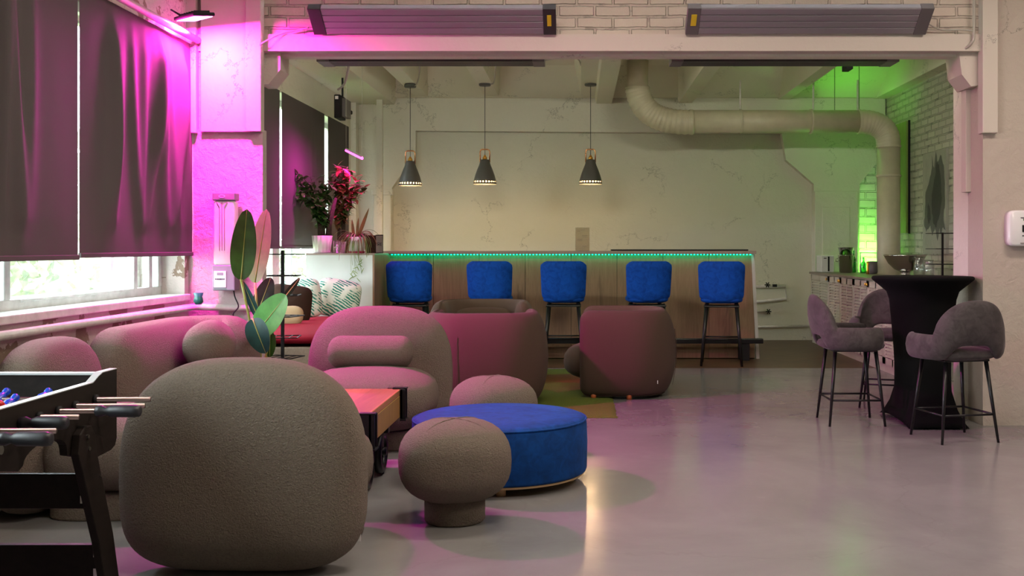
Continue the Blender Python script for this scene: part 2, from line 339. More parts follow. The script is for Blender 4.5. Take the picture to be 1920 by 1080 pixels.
def puff(mb, outline, M4, half, n=2.6, steps=12, thin=None):
    """inflate a closed 2-D outline to a cushion: M4 maps (u, v, thickness)"""
    rr = []
    for i in range(steps + 1):
        a = -math.pi / 2 + math.pi * i / steps
        t = spow(math.sin(a), 2 / n); k = max(abs(math.cos(a)), .02) ** (2 / n) if 0 < i < steps else .04
        rr.append([M4 @ V(u * k, v * k, t * half) for u, v in outline])
    mb.rings(rr); return mb
def frame4(o, u, v):
    u, v = Vector(u).normalized(), Vector(v).normalized(); w_ = u.cross(v)
    m = Matrix((u, v, w_)).transposed().to_4x4(); m.translation = Vector(o); return m
def sweep(mb, path, section, cap=.09, csteps=5):
    """carry a (outward, z) section along a plan path; rounded ends"""
    rr = []; n = len(path)
    sx = sum(p[0] for p in section) / len(section); sz = sum(p[1] for p in section) / len(section)
    def ring(p, t, k, kz):
        nrm = V(t.y, -t.x, 0)
        return [V(p.x, p.y, 0) + nrm * (sx + (a - sx) * k) + V(0, 0, sz + (b - sz) * kz) for a, b in section]
    P = [V(p[0], p[1], 0) for p in path]
    T = [(P[min(i + 1, n - 1)] - P[max(i - 1, 0)]).normalized() for i in range(n)]
    for i in range(csteps, 0, -1):
        a = math.pi / 2 * i / csteps; k = max(math.cos(a), .03); rr.append(ring(P[0] - T[0] * cap * math.sin(a), T[0], k ** .8, 1 - (1 - k) * cap / .38))
    for i in range(n): rr.append(ring(P[i], T[i], 1, 1))
    for i in range(1, csteps + 1):
        a = math.pi / 2 * i / csteps; k = max(math.cos(a), .03); rr.append(ring(P[-1] + T[-1] * cap * math.sin(a), T[-1], k ** .8, 1 - (1 - k) * cap / .38))
    mb.rings(rr); return mb
def children(o): return [c for c in bpy.data.objects if c.parent == o]
def copy_tree(o, parent=None, kids=None):
    c = o.copy(); col.objects.link(c); c.parent = parent
    for ch in children(o): copy_tree(ch, c)
    return c
def leaf(mb, base, d, up, L, W, droop=.2, fold=.15, ns=10, tipk=.75, nw=4):
    """a single curved leaf blade from base along d"""
    d = Vector(d).normalized(); up = Vector(up); s_ = d.cross(up).normalized(); up = s_.cross(d).normalized(); base = Vector(base)
    rows = []
    for i in range(ns + 1):
        t = i / ns; wd = W / 2 * (math.sin(math.pi * min(1, t ** .8 * .985 + .015)) ** tipk)
        c = base + d * L * t + up * (-droop * L * t * t)
        rows.append([c + s_ * wd * q + up * (fold * wd * abs(q)) for q in [(-1 + 2 * j / nw) for j in range(nw + 1)]])
    mb.grid(lambda i, j: rows[i][j], ns + 1, nw + 1)
def text(name, body, loc, rot, size, mat, parent, ext=.001, align='CENTER'):
    cu = bpy.data.curves.new(name, 'FONT'); cu.body = body; cu.size = size; cu.extrude = ext; cu.align_x = align
    cu.materials.append(MT[mat]); to = bpy.data.objects.new('tmp', cu); col.objects.link(to); bpy.context.view_layer.update()
    me = bpy.data.meshes.new_from_object(to.evaluated_get(bpy.context.evaluated_depsgraph_get())); bpy.data.objects.remove(to); o = bpy.data.objects.new(name, me); col.objects.link(o); o.parent = parent
    o.location = Vector(loc) - (parent.location if parent else V(0, 0, 0)); o.rotation_euler = rot; return o
def S(name, mb, mat, parent=None, **k):
    o = mb.build(name, mat, parent, world='origin' if not parent else True, **k)
    if not parent: o['kind'] = 'structure'
    return o

# ------------------------------------------------------------------ the setting
BY0, BY1 = 7.93, 8.26            # beam between hall and bar bay
WY = 15.3                        # back wall
m = MB().box(-3.6, 7.2, -3.6, 11.72, -.12, 0); S('floor', m, 'floor')
m = MB().box(-3.6, 4.8, 11.72, 16.2, -.12, 0.0); S('floor_bar', m, 'tile')
m = MB().box(-3.3, 7.2, -3.6, BY0, 3.9, 4.0); S('ceiling', m, 'ceil')
# hall shell beyond the frame
m = MB().box(7.0, 7.2, -3.6, BY0, 0, 3.9); S('wall_right', m, 'hall')
m = MB().box(-3.6, 7.2, -3.8, -3.6, 0, 3.9); S('wall_back', m, 'hall')
# window wall: below, above and between the windows
m = MB(); m.box(WX - .35, WX, -3.6, 7.93, 0, .97); m.box(WX - .35, WX, -3.6, 7.93, 2.84, 3.9)
ys = [-3.6] + [y for a, b in WIN[:4] for y in (a, b)] + [7.93]
for a, b in zip(ys[::2], ys[1::2]): m.box(WX - .35, WX, a, b, .97, 2.84)
S('wall_left', m, 'rough')
m = MB(); m.box(WX - .65, WX - .30, BY0, 15.4, 0, .80); m.box(WX - .65, WX - .30, BY0, 15.4, 2.99, 3.9)
ys = [BY0] + [y for a, b in WIN[4:] for y in (a, b)] + [15.4]
for a, b in zip(ys[::2], ys[1::2]): m.box(WX - .65, WX - .30, a, b, .80, 2.99)
S('wall_left_bar', m, 'plaster')
# lintel with brick above, running on over the pillars
m = MB().box(-2.9, 3.0, BY0, BY1, 2.785, 2.91); S('beam_lintel', m, 'smooth')
m = MB().box(-2.95, 7.0, BY0 + .035, BY1, 2.91, 3.9); S('wall_lintel', m, 'brickx')
m = MB().box(-2.35, 2.98, BY0 + .12, BY0 + .24, 2.765, 2.79); S('trim_lintel', m, 'plaster')
# left pillar
m = MB().box(-3.25, -2.35, BY0, BY0 + .10, 0, 2.20); m.box(-3.25, -2.37, BY0 + .02, BY0 + .10, 2.2, 3.9)
S('pillar_left', m, 'pillar')
m = MB().box(-2.80, -2.36, BY0 - .035, BY0 + .01, 2.18, 3.9); m.box(-2.46, -2.345, BY0 - .06, BY0 + .03, 2.18, 3.9); S('trim_pillar_left', m, 'smooth', bevel=.006)
m = MB().box(-2.92, -2.83, BY0 - .05, BY0 + .02, 2.17, 3.9); S('trim_jamb_left', m, 'smooth', bevel=.006)
m = MB().prism([(-2.40, BY0 + .08, 2.785), (-2.24, BY0 + .08, 2.785), (-2.24, BY0 + .08, 2.66), (-2.33, BY0 + .08, 2.55), (-2.40, BY0 + .08, 2.55)], (0, .24, 0)); S('corbel_left', m, 'plaster')
# right pillar and wall
m = MB().box(3.005, 7.0, BY0, BY0 + .38, 0, 3.9); S('wall_pillar_right', m, 'hall')
m = MB().box(2.985, 3.10, BY0 - .05, BY0 + .05, 2.17, 3.9); S('trim_pillar_right', m, 'smooth', bevel=.006)
m = MB().prism([(2.85, BY0 + .06, 2.785), (3.06, BY0 + .06, 2.785), (3.06, BY0 + .06, 2.55), (2.94, BY0 + .06, 2.53), (2.87, BY0 + .06, 2.62)], (0, .3, 0)); S('corbel_right', m, 'smooth')
m = MB().box(2.965, 3.01, BY0 + .24, BY0 + .34, 1.75, 2.56); S('trim_reveal_right', m, 'smooth', bevel=.004)
m = MB().box(3.004, 3.45, BY0 + .30, BY0 + .62, 0, 2.6); S('pillar_right_inner', m, 'plaster')
# bay ceiling: slab, ribs, end haunch
m = MB().box(-3.6, 4.7, BY1 - .02, 16.0, 3.78, 3.9)
m.prism([(-3.3, 14.35, 3.78), (-3.3, 15.05, 3.45), (-3.3, 15.4, 3.45), (-3.3, 15.4, 3.78)], (8, 0, 0)); S('ceiling_bar', m, 'ceil')
for i, (xa, xb, z) in enumerate([(-2.31, -2.12, 3.46), (-1.33, -1.13, 3.46), (.03, .24, 3.46), (.25, .47, 3.37), (1.42, 1.61, 3.38), (2.84, 3.0, 3.43)]):
    w_ = .09
    m = MB().prism([(xa, BY1, z), (xb, BY1, z), (xb + w_, BY1, 3.80), (xa - w_, BY1, 3.80)], (0, 15.2 - BY1, 0)); S('ceiling_rib', m, 'ceil')
m = MB().box(-3.5, -2.62, BY1, 15.3, 3.36, 3.8); S('beam_window_side', m, 'ceil')
m = MB().prism([(-2.62, BY1, 3.36), (-2.62, BY1, 3.8), (-2.45, BY1, 3.8)], (0, 7, 0)); S('ceiling_fillet', m, 'ceil')
# back wall with its concrete frame
m = MB().box(-3.5, 3.6, WY, WY + .2, 0, 3.9); S('wall_back_bar', m, 'plaster2')
Yf = WY - .14
def bp(px, py, Y=Yf): p = at(px, py, Y); return (p.x, p.z)
outer = [bp(640, 184), bp(1740, 184)]
hole = [bp(735, 660), bp(735, 352), bp(757, 320), bp(779, 318), bp(779, 245), bp(1466, 250), bp(1474, 300), bp(1526, 345), bp(1526, 660)]
poly = [(-3.3, 3.46), (4.36, 3.46), (4.36, bp(0, 238)[1]), bp(1692, 245), bp(1612, 345), bp(1610, 660), (hole[-1][0], 0)] + hole[::-1][1:-1] + [(hole[0][0], 0), (-3.3, 0)]
poly[5] = (poly[5][0], 0)
m = MB().prism([(x, Yf, z) for x, z in poly], (0, .14, 0)); S('wall_back_frame', m, 'plaster')
m = MB()
x0 = at(657, 0, Yf).x; x1 = at(733, 0, Yf - .1).x; m.box(-2.90, x1, Yf - .10, Yf, 0, at(0, 360, Yf - .1).z); m.box(-2.92, x1 + .03, Yf - .13, Yf, at(0, 366, Yf - .1).z, at(0, 355, Yf - .1).z)
S('pilaster_left', m, 'plaster', bevel=.01)
m = MB(); xa, xb = at(1528, 0, Yf - .1).x, at(1609, 0, Yf - .1).x
m.box(xa, xb, Yf - .10, Yf, 0, at(0, 358, Yf - .1).z); m.box(xa + .1, xb - .12, Yf - .115, Yf - .1, .9, at(0, 388, Yf - .1).z); S('pilaster_right', m, 'plaster', bevel=.008)
m = MB().box(-3.3, x0 + .12, Yf - .2, Yf, 0, 3.45); m.box(-2.78, -2.70, Yf - .5, Yf - .42, 0, 3.4); S('corner_left', m, 'plaster')
m = MB().box(3.6, 4.6, WY + .25, WY + .4, 0, 3.9); S('wall_niche', m, 'bricknx')
m = MB().box(4.38, 4.6, BY1, WY + .3, 0, 3.9); S('wall_right_bar', m, 'bricky')
m = MB().box(4.2, 4.4, BY1, WY, 3.44, 3.8); S('beam_right_side', m, 'ceil')

# windows: sash frames with panes
n_ = 0
for i, (a, b) in enumerate(WIN):
    n_ += 1; far = i > 3; z0 = .80 if far else .97; X = WX - (.60 if far else .17); ZT_ = 2.99 if far else 2.84
    wr = thing('window_%d' % n_, (X, (a + b) / 2, z0), None, None); wr['kind'] = 'structure'
    fr = MB()
    for xx, th in (((X, .05), (X - .16, .05)) if not far else ((X + .12, .06),)):
        fr.box(xx - th, xx, a, b, z0, z0 + .07); fr.box(xx - th, xx, a, b, ZT_ - .07, ZT_)
        mull = [a, b - .06] + ([5.70, 7.36, 7.62] if i == 3 else [a + (b - a) * q for q in (.35, .68)])
        for y in mull: fr.box(xx - th + .003, xx + .003, y, y + .06, z0 + .068, ZT_ - .068)
        if i == 3:
            fr.box(xx - th - .01, xx + .004, 5.86, 7.30, z0 + .05, z0 + .066)
            fr.box(xx - th, xx + .02, 4.3, 5.55, z0 + .07, z0 + .22); fr.box(xx - th, xx + .02, 5.36, 5.55, z0 + .22, 2.8)
    fr.build('window_frame', 'frame', wr, bevel=.006)
    g = MB().box(X - .03, X - .025, a, b, z0 + .05, ZT_ - .04) if not far else MB().box(X + .09, X + .095, a, b, z0 + .05, ZT_ - .04); g.build('pane', 'glass', wr)
    sl = MB().box(X - .15, (WX + .035) if not far else (WX - .26), a - .03, b + .03, z0 - .035, z0 + .012); sl.build('window_sill', 'frame', wr, bevel=.008)
# outdoors
m = MB().box(-60, -3.7, -30, 90, -3.2, -3.0); S('ground_outside', m, 'gground')

# ------------------------------------------------------------------ trees outside
for k, (x, y, h, r) in enumerate([(-12.5, 24, 4.2, 2.4), (-11.2, 19.5, 3.4, 2.0), (-17, 36, 5.5, 3.2), (-9.6, 31, 4.0, 2.2), (-13, 28.6, 2.6, 2.0)]):
    t = thing('tree', (x, y, -3.0), ['rounded pale green tree standing beyond the left window glass', 'smaller yellow green tree nearest the window outside', 'tallest far tree hazy behind the others outdoors', 'green tree outside seen past the far window sash', 'low bushy tree filling the gap between outdoor trees'][k], 'tree', 'trees outside the windows')
    MB().tube([(x, y, -3), (x + .1, y, -1.4), (x, y + .1, h - 3)], [.18, .14, .05]).build('trunk', 'tree', t, smooth=True)
    c = MB()
    for j in range(1500):
        d = V(rnd.gauss(0, 1), rnd.gauss(0, 1), rnd.gauss(0, 1)).normalized() * r * rnd.random() ** .35
        p = V(x, y, h - 3 + .3) + V(d.x, d.y, d.z * .9); a = V(rnd.gauss(0, 1), rnd.gauss(0, 1), rnd.gauss(0, 1)).normalized() * .16; b = a.orthogonal().normalized() * .10
        c.add([p - a, p - b, p + a, p + b], [(0, 1, 2, 3)])
    c.build('crown', 'treeleaf', t)

# ------------------------------------------------------------------ blinds
def blind(ya, yb, z0, z1, X, label, folds, seed, gather=1.0):
    t = thing('roller_blind', (X, (ya + yb) / 2, z0), label, 'blind', 'grey roller blinds on the windows')
    r_ = random.Random(seed); fl = [(r_.uniform(0, 1), r_.uniform(-.16, .16), r_.uniform(.022, .055), r_.uniform(.5, 1.0)) for _ in range(folds)]
    nu, nv = 150, 46
    def fn(i, j):
        u, v = i / (nu - 1), j / (nv - 1); d = 0
        for c, sl, wd, am in fl:
            q = (u - c - sl * (1 - v) * (1 - v)) / wd; d += am * math.exp(-q * q) * (.25 + .75 * math.sin(math.pi * min(1, (1 - v) * 1.05 + .05)) ** .6)
        env = min(1, u * 10 + .1) * min(1, (1 - u) * 10 + .1) * min(1, v * 8) * min(1, (1 - v) * 6 + .1)
        return (X + .034 * gather * d * env + .006 * math.sin(u * 9 + 2 * v) * env, ya + u * (yb - ya), z0 + v * (z1 - z0))
    MB().grid(fn, nu, nv).build('fabric', 'blind', t, smooth=True)
    MB().box(X - .008, X + .012, ya, yb, z0 - .022, z0 + .006).build('bottom_bar', 'blind', t, bevel=.004)
    return t
b1 = blind(6.13, 8.02 - .10, 1.285, 2.83, WX + .03, 'grey blackout blind lit magenta, hanging nearest the white pillar', 15, 3, .95)
b2 = blind(4.15, 6.07, 1.275, 2.83, WX + .05, 'grey blackout blind at the left edge of the photo', 9, 9, 2.0)
o = MB().tube([(WX + .085, 4.1, 2.855), (WX + .085, 7.88, 2.855)], .026, 14).build('curtain_pole', 'pipe', None, smooth=True); tag(o, 'white round pole running above the two grey window blinds', 'pole')
blind(8.32, 11.24, 1.335, 2.98, WX - .25, 'first far blind behind the pillar, beside the tall houseplants', 2, 4, .4)
blind(11.31, 13.22, 1.335, 2.98, WX - .25, 'far grey blind with a pink glow from the grow light', 3, 5, .4)
blind(13.40, 14.62, 1.25, 2.98, WX - .25, 'narrow grey blind nearest the black speaker', 1, 6, .4)

# ------------------------------------------------------------------ pipes, lamps on the walls
m = MB().tube([(WX + .05, 2.6, .885), (WX + .05, BY0 - .06, .885), (WX + .1, BY0 - .05, .885), (-2.33, BY0 - .05, .87)], .025, 12)
t = thing('heating_pipe', (WX, 5, .86), 'long white heating pipe running under the left windows', 'pipe')
m.build('pipe_run', 'pipe', t, smooth=True)
for y in (3.2, 4.9, 6.6): MB().box(WX, WX + .05, y, y + .02, .875, .895).build('bracket', 'pipe', t)
def flood(loc, d, name, lab):
    t = thing(name, loc, lab, 'floodlight')
    q = Vector(d).to_track_quat('-Z', 'Y').to_matrix().to_4x4(); q.translation = Vector(loc)
    m = MB().box(-.13, .13, -.085, .085, .004, .03, q); m.build('housing', 'blackm', t, bevel=.008)
    MB().box(-.115, .115, -.07, .07, 0, .003, q).build('lens', 'pinkface', t)
    fins = MB()
    for k in range(7): fins.box(-.1 + k * .033, -.094 + k * .033, -.06, .06, .03, .045, q)
    fins.build('heat_sink', 'blackm', t)
    MB().tube([q @ V(-.12, 0, .02), q @ V(-.12, -.1, .08), Vector(loc) + V(-.08, .12, .02)], .006, 6).build('bracket', 'blackm', t)
    return t, q
PD = (.10, .12, -.985)
ft, q = flood((-2.70, 7.50, 2.93), PD, 'pink_floodlight', 'pink glowing floodlight above the window blind by the pillar')
area('pink_flood', Vector((-2.70, 7.50, 2.93)) + Vector(PD).normalized() * .01, PD, .22, .13, 118, (1, .02, .55))
t = thing('grow_light', at(648, 280, 12.1), 'thin pink glowing tube above the tall houseplants', 'grow light')
ga, gb = at(649, 282, 12.05), at(679, 297, 11.75)
MB().tube([ga, gb], .014, 10).build('tube', 'pinkled', t, smooth=True); MB().tube([ga + V(0, 0, .016), gb + V(0, 0, .016)], .012, 8).build('holder', 'white', t)
MB().tube([ga + V(0, 0, .02), (ga.x, ga.y, 3.79)], .002, 6).build('hanging_wire', 'wire', t); MB().tube([gb + V(0, 0, .02), (gb.x, gb.y, 3.79)], .002, 6).build('hanging_wire', 'wire', t)
area('pink_grow', (ga + gb) / 2 + V(-.03, 0, -.03), (-.45, -.1, -.8), .40, .03, 11, (1, .02, .60))

def heater(xa, xb, top, bot, name, lab, capm, sticker_left, sticker_w):
    t = thing('infrared_heater', ((xa + xb) / 2, bot[0], bot[1]), lab, 'heater', 'long infrared ceiling heaters')
    d = V(0, top[0] - bot[0], top[1] - bot[1]); L = d.length; d.normalize(); nrm = V(0, -d.z, d.y) if top[1] - bot[1] > .05 else V(0, 0, -1)
    if nrm.z > 0: nrm = -nrm
    B = V(0, bot[0], bot[1])
    def P(x, a, h): p = B + d * a - nrm * h; return (x, p.y, p.z)
    def bx(m_, x0, x1, a0, a1, h0, h1):
        vs = [P(x, a, h) for x in (x0, x1) for a in (a0, a1) for h in (h0, h1)]
        m_.add(vs, [(0, 1, 3, 2), (4, 6, 7, 5), (0, 4, 5, 1), (2, 3, 7, 6), (0, 2, 6, 4), (1, 5, 7, 3)])
    c = .095
    m_ = MB(); bx(m_, xa + c, xb - c, 0, L, .004, .045)
    for k in range(4): bx(m_, xa + c, xb - c, L * k / 4 + .004, L * (k + 1) / 4 - .004, -.003, .01)
    m_.build('radiant_panel', 'alu', t, bevel=.002)
    for s_, x0 in ((0, xa), (1, xb - c)):
        m_ = MB(); bx(m_, x0, x0 + c, -.004, L + .004, -.006, .05); cp = m_.build('end_cap', capm, t, bevel=.004)
        if sticker_left == s_: m2 = MB(); bx(m2, x0 + .03, x0 + .03 + sticker_w, L * .35, L * .78, -.009, -.005); m2.build('sticker', 'yellow', cp, world=True)
    return t
for args in (((-1.96), -.165, (7.70, 3.045), (7.90, 2.905), 'a', 'left tilted heater on the white brick lintel, pink tinted', 'heatercap', 1, .03),
             (.79, 2.57, (7.70, 3.05), (7.90, 2.905), 'b', 'right tilted heater on the white brick lintel, grey end caps', 'greycap', 0, .04)):
    t = heater(*args)
    for x in (args[0] + .25, args[1] - .25): MB().box(x, x + .03, 7.78, BY0 + .04, 3.0, 3.03).build('wall_bracket', 'alu', t)
for xa, xb, lab in ((-2.06, -.27, 'left flat heater hung behind the lintel, above the bar stools'), (.73, 2.52, 'right flat heater hung behind the lintel, before the duct')):
    t = heater(xa, xb, (8.62, 2.79), (8.38, 2.79), 'c', lab, 'greycap', -1, 0)
    for c_ in children(t):
        if c_.name.startswith('radiant'): c_.data.materials[0] = MT['heatercap']
    for x in (xa + .2, xb - .2): MB().tube([(x, 8.5, 2.84), (x, 8.5, 3.79)], .003, 5).build('hanging_wire', 'blackm', t)
for x, lb in ((-1.2, 'left added fill light hidden on the rear face of the lintel'), (2.0, 'right added fill light hidden on the rear face of the lintel')):  # invented fixtures, unseen, carrying the bay's added fill light
    t = thing('added_bay_light', (x, 8.35, 3.25), lb, 'light', 'added fill lights behind the lintel')
    MB().box(x - .62, x + .62, 8.28, 8.40, 3.18, 3.32).build('housing', 'white', t, bevel=.01); MB().box(x - .6, x + .6, 8.40, 8.405, 3.19, 3.31).build('glow_panel', 'bay_fill', t)
# cables
def cable(pts, r, lab, mat='wire'):
    from mathutils import geometry as g
    P = [Vector(p) for p in pts]; out = []
    for i in range(len(P) - 1):
        h0 = (P[i + 1] - P[max(i - 1, 0)]) / 6; h1 = (P[min(i + 2, len(P) - 1)] - P[i]) / 6
        out += g.interpolate_bezier(P[i], P[i] + h0, P[i + 1] - h1, P[i + 1], 8)[:-1 if i < len(P) - 2 else None]
    o = MB().tube(out, r, 7).build('cable', mat, None, smooth=True); tag(o, lab, 'cable', 'cables on the beams and ceiling'); return o
cable([at(487, 84, 7.86), at(520, 66, 7.9), at(552, 58, 7.92), at(578, 52, 7.86)], .006, 'cable drooping from the left pillar to the left tilted heater')
cable([at(655, 112, 8.6), at(652, 135, 9.5), at(645, 158, 10.6), at(634, 168, 11.5)], .012, 'grey conduit curving from the flat heater to the window beam')
cable([at(787, 112, 9.2), at(786, 140, 12), at(780, 160, 13.7), at(772, 158, 13.85)], .008, 'cable dropping to the leftmost pendant lamp')
cable([at(930, 112, 9.2), at(928, 140, 12), at(925, 156, 13.7), at(914, 158, 13.85)], .008, 'cable dropping to the middle pendant lamp')
cable([at(1021, 113, 8.6), at(1060, 108, 10.0), at(1085, 112, 12), at(1094, 140, 13.4), at(1102, 156, 13.85)], .009, 'cable arching from the left flat heater to the right pendant lamp')
cable([at(1740, 44, 7.86), at(1765, 56, 7.93), at(1800, 56, 7.93), at(1824, 58, 7.90)], .006, 'cable from the right tilted heater to the corner conduit')
cable([at(1826, -40, 7.9), at(1826, 60, 7.9), at(1822, 80, 7.9), at(1806, 94, 7.95)], .011, 'white conduit going down the right end of the lintel')
cable([at(436, 528, 7.84), at(440, 555, 7.84), at(447, 575, 7.82), at(437, 590, 7.8), at(446, 612, 7.8)], .005, 'black power cord hanging below the wall air purifier', 'blackm')

# ------------------------------------------------------------------ wall air purifier on the left pillar
t = thing('air_purifier', at(418, 545, 7.8), 'tall narrow white air purifier with grey ends on the pillar', 'air purifier')
a, b = at(399, 545, 7.8), at(440, 361, 7.8)
def pbox(x0, y0, x1, y1, ya, yb, Y=7.8):
    p, q_ = at(x0, y1, Y), at(x1, y0, Y); return MB().box(p.x, q_.x, ya, yb, p.z, q_.z)
pbox(399, 376, 440, 498, 7.80, 7.90).build('body', 'white', t, bevel=.02, seg=3)
pbox(398, 361, 441, 376, 7.795, 7.90).build('top_cap', 'greyp', t, bevel=.008)
c = pbox(398, 497, 441, 545, 7.795, 7.90).build('control_housing', 'greyp', t, bevel=.008)
pbox(402, 508, 425, 539, 7.788, 7.80).build('control_panel', 'white', t, bevel=.003)
pbox(408, 511, 419, 516, 7.784, 7.79).build('display', 'greyp', t)
for k in range(6): pbox(404.5 + k * 3.1, 522, 406.5 + k * 3.1, 524.5, 7.784, 7.79).build('button', 'tealleaf', t)
m = MB(); e = at(416, 368, 7.79); m.tube([e + V(.022 * math.cos(a_), -.002, .009 * math.sin(a_)) for a_ in [2 * math.pi * k / 20 for k in range(20)]], .002, 6, closed=True); m.build('emblem', 'white', t)
for dx in (-.018, 0, .018):
    MB().tube([at(416, 378, 7.797) + V(dx * 2.2, 0, 0), at(416, 388, 7.797) + V(dx, 0, 0), at(416, 470, 7.797) + V(dx, 0, 0)], .0025, 6).build('groove', 'greyink', t)
# green mug and speaker
m = MB(); c = at(372, 578, 7.70); c.z = .912
m.lathe(c, [(.022, 0), (.035, .02), (.03, .05), (.026, .055), (.036, .085), (.033, .085), (.02, .03), (.001, .012)], 20); o = m.build('glass_holder', 'bottlegreen', None, smooth=True); tag(o, 'small dark green ribbed glass standing on the pipe by the pillar', 'candle holder')
t = thing('wall_speaker', at(637, 222, 12.9), 'black loudspeaker mounted high beyond the far blinds', 'speaker')
a, b = at(626, 221, 12.6), at(638, 177, 12.6)
MB().box(a.x, b.x, 12.6, 12.9, a.z, b.z).build('cabinet', 'blackm', t, bevel=.01)
pbox(639, 184, 648, 218, 12.7, 13.0, 12.7).build('grille', 'greycap', t, bevel=.006)
pbox(628.5, 180, 634.5, 186, 12.59, 12.6, 12.6).build('badge', 'white', t)
MB().box(a.x + .05, a.x + .07, 12.78, 12.80, b.z - .01, 3.37).build('bracket', 'blackm', t)
o = pbox(652, 206, 658, 213, 13.0, 13.1, 13.0).build('camera_sensor', 'blackm', None, bevel=.01); tag(o, 'small black sensor just right of the speaker', 'sensor')
o = pbox(1583, 122, 1595, 132, 11.3, 11.5, 11.4); p = at(1589, 124, 11.4); o.box(p.x - .012, p.x + .012, 11.38, 11.41, p.z, 3.79); o = o.build('motion_sensor', 'blackm', None); tag(o, 'small black box on the ceiling rib over the green glow', 'sensor')

# dispenser on the right wall
t = thing('soap_dispenser', at(1912, 462, 7.9), 'white rounded dispenser on the wall at the right edge', 'dispenser')
a, b = at(1890, 462, 7.86), at(1952, 394, 7.86)
cx_, cz_ = (a.x + b.x) / 2, (a.z + b.z) / 2
m = MB(); o2 = superell((b.x - a.x) / 2, (b.z - a.z) / 2, 6, 48)
for k, y in ((1.0, 7.93), (1.0, 7.88), (.98, 7.862), (.9, 7.85)): pass
m.rings([[V(cx_ + x * k, y, cz_ + z * k) for x, z in o2] for k, y in ((1.0, 7.93), (1.0, 7.875), (.97, 7.855), (.9, 7.848))]); m.build('housing', 'white', t, smooth=True)
pbox(1917, 422, 1930, 435, 7.842, 7.85, 7.846).build('level_window', 'blackm', t)
m = MB(); c = at(1920, 414, 7.846); leaf(m, c, (1, 0, .3), (0, -1, 0), .03, .02, 0, 0); leaf(m, c, (.2, 0, 1), (0, -1, 0), .02, .014, 0, 0); m.build('leaf_emblem', 'midleaf', t)
pbox(1914, 407.6, 1940, 408.6, 7.842, 7.848, 7.846).build('printed_line', 'ink', t)
pbox(1913, 455, 1940, 457, 7.842, 7.848, 7.846).build('slot', 'greyink', t)
pbox(1917, 441, 1919.4, 443, 7.842, 7.848, 7.846).build('indicator', 'ink', t)

# ------------------------------------------------------------------ pendant lamps
def pendant(): 
    t = thing('pendant_lamp', (0, 0, 0), 'x', 'pendant lamp', 'grey pendant lamps over the bar')
    sh = [(.056, .315), (.062, .30), (.075, .25), (.10, .19), (.125, .12), (.142, .06), (.150, .0)]
    n = 48; th = [2 * math.pi * k / n for k in range(n)]
    m = MB(); prof = [(.03, .322), (.056, .32)] + sh[1:-1] + [(.1455, .042)]
    m.rings([[V(r * math.cos(a), r * math.sin(a), z) for a in th] for r, z in prof], caps=False)
    for k in range(0, n, 2): # slotted rim: teeth between openings
        a0, a1 = th[k], th[k] + 2 * math.pi / n
        m.add([(.1455 * math.cos(a0), .1455 * math.sin(a0), .042), (.1455 * math.cos(a1), .1455 * math.sin(a1), .042), (.149 * math.cos(a1), .149 * math.sin(a1), .018), (.149 * math.cos(a0), .149 * math.sin(a0), .018)], [(0, 1, 2, 3)])
    m.rings([[V(r * math.cos(a), r * math.sin(a), z) for a in th] for r, z in [(.149, .018), (.151, 0)]], caps=False)
    m.build('shade', 'shade', t, smooth=True, solid=.002)
    MB().rings([[V(r * math.cos(a) * .975, r * math.sin(a) * .975, z - .004) for a in th] for r, z in [(.05, .31)] + sh[1:-1] + [(.1455, .042)]], caps=False).build('inner_lining', 'shadein', t, smooth=True)
    m = MB(); m.tube([(-.062, 0, .285), (-.062, 0, .42), (-.055, 0, .445), (-.035, 0, .455), (.035, 0, .455), (.055, 0, .445), (.062, 0, .42), (.062, 0, .285)], .009, 8); m.build('handle_bracket', 'copper', t, smooth=True)
    MB().lathe((0, 0, .32), [(.03, 0), (.03, .03), (.02, .04), (.012, .06)], 20).build('socket', 'brass', t, smooth=True)
    MB().lathe((0, 0, .05), [(.005, 0), (.03, .012), (.04, .04), (.03, .075), (.015, .11), (.012, .2)], 16).build('bulb', 'bulb', t, smooth=True)
    MB().tube([(0, 0, .36), (0, 0, 1.28)], .004, 6).build('cord', 'blackm', t)
    MB().lathe((0, 0, 1.28), [(.07, 0), (.078, .01), (.078, .035), (.07, .045)], 24).build('ceiling_rose', 'shade', t, smooth=True)
    return t
p0 = pendant()
for i, (x, dz, lab) in enumerate([(-2.195, 0, 'leftmost pendant lamp over the bar, pink on one side'), (-1.222, .02, 'middle pendant lamp over the bar counter'), (.155, .02, 'right pendant lamp over the bar, above the paper sign')]):
    o = p0 if i == 0 else copy_tree(p0)
    o.location = (x, 13.9, 2.13 + dz); o['label'] = lab
    l = bpy.data.lights.new('pendant_bulb_light', 'POINT'); l.energy = 6; l.color = (1, .66, .34); l.shadow_soft_size = .035
    lo = bpy.data.objects.new('pendant_bulb_light', l); col.objects.link(lo); lo.location = (x, 13.9, 2.135 + dz)

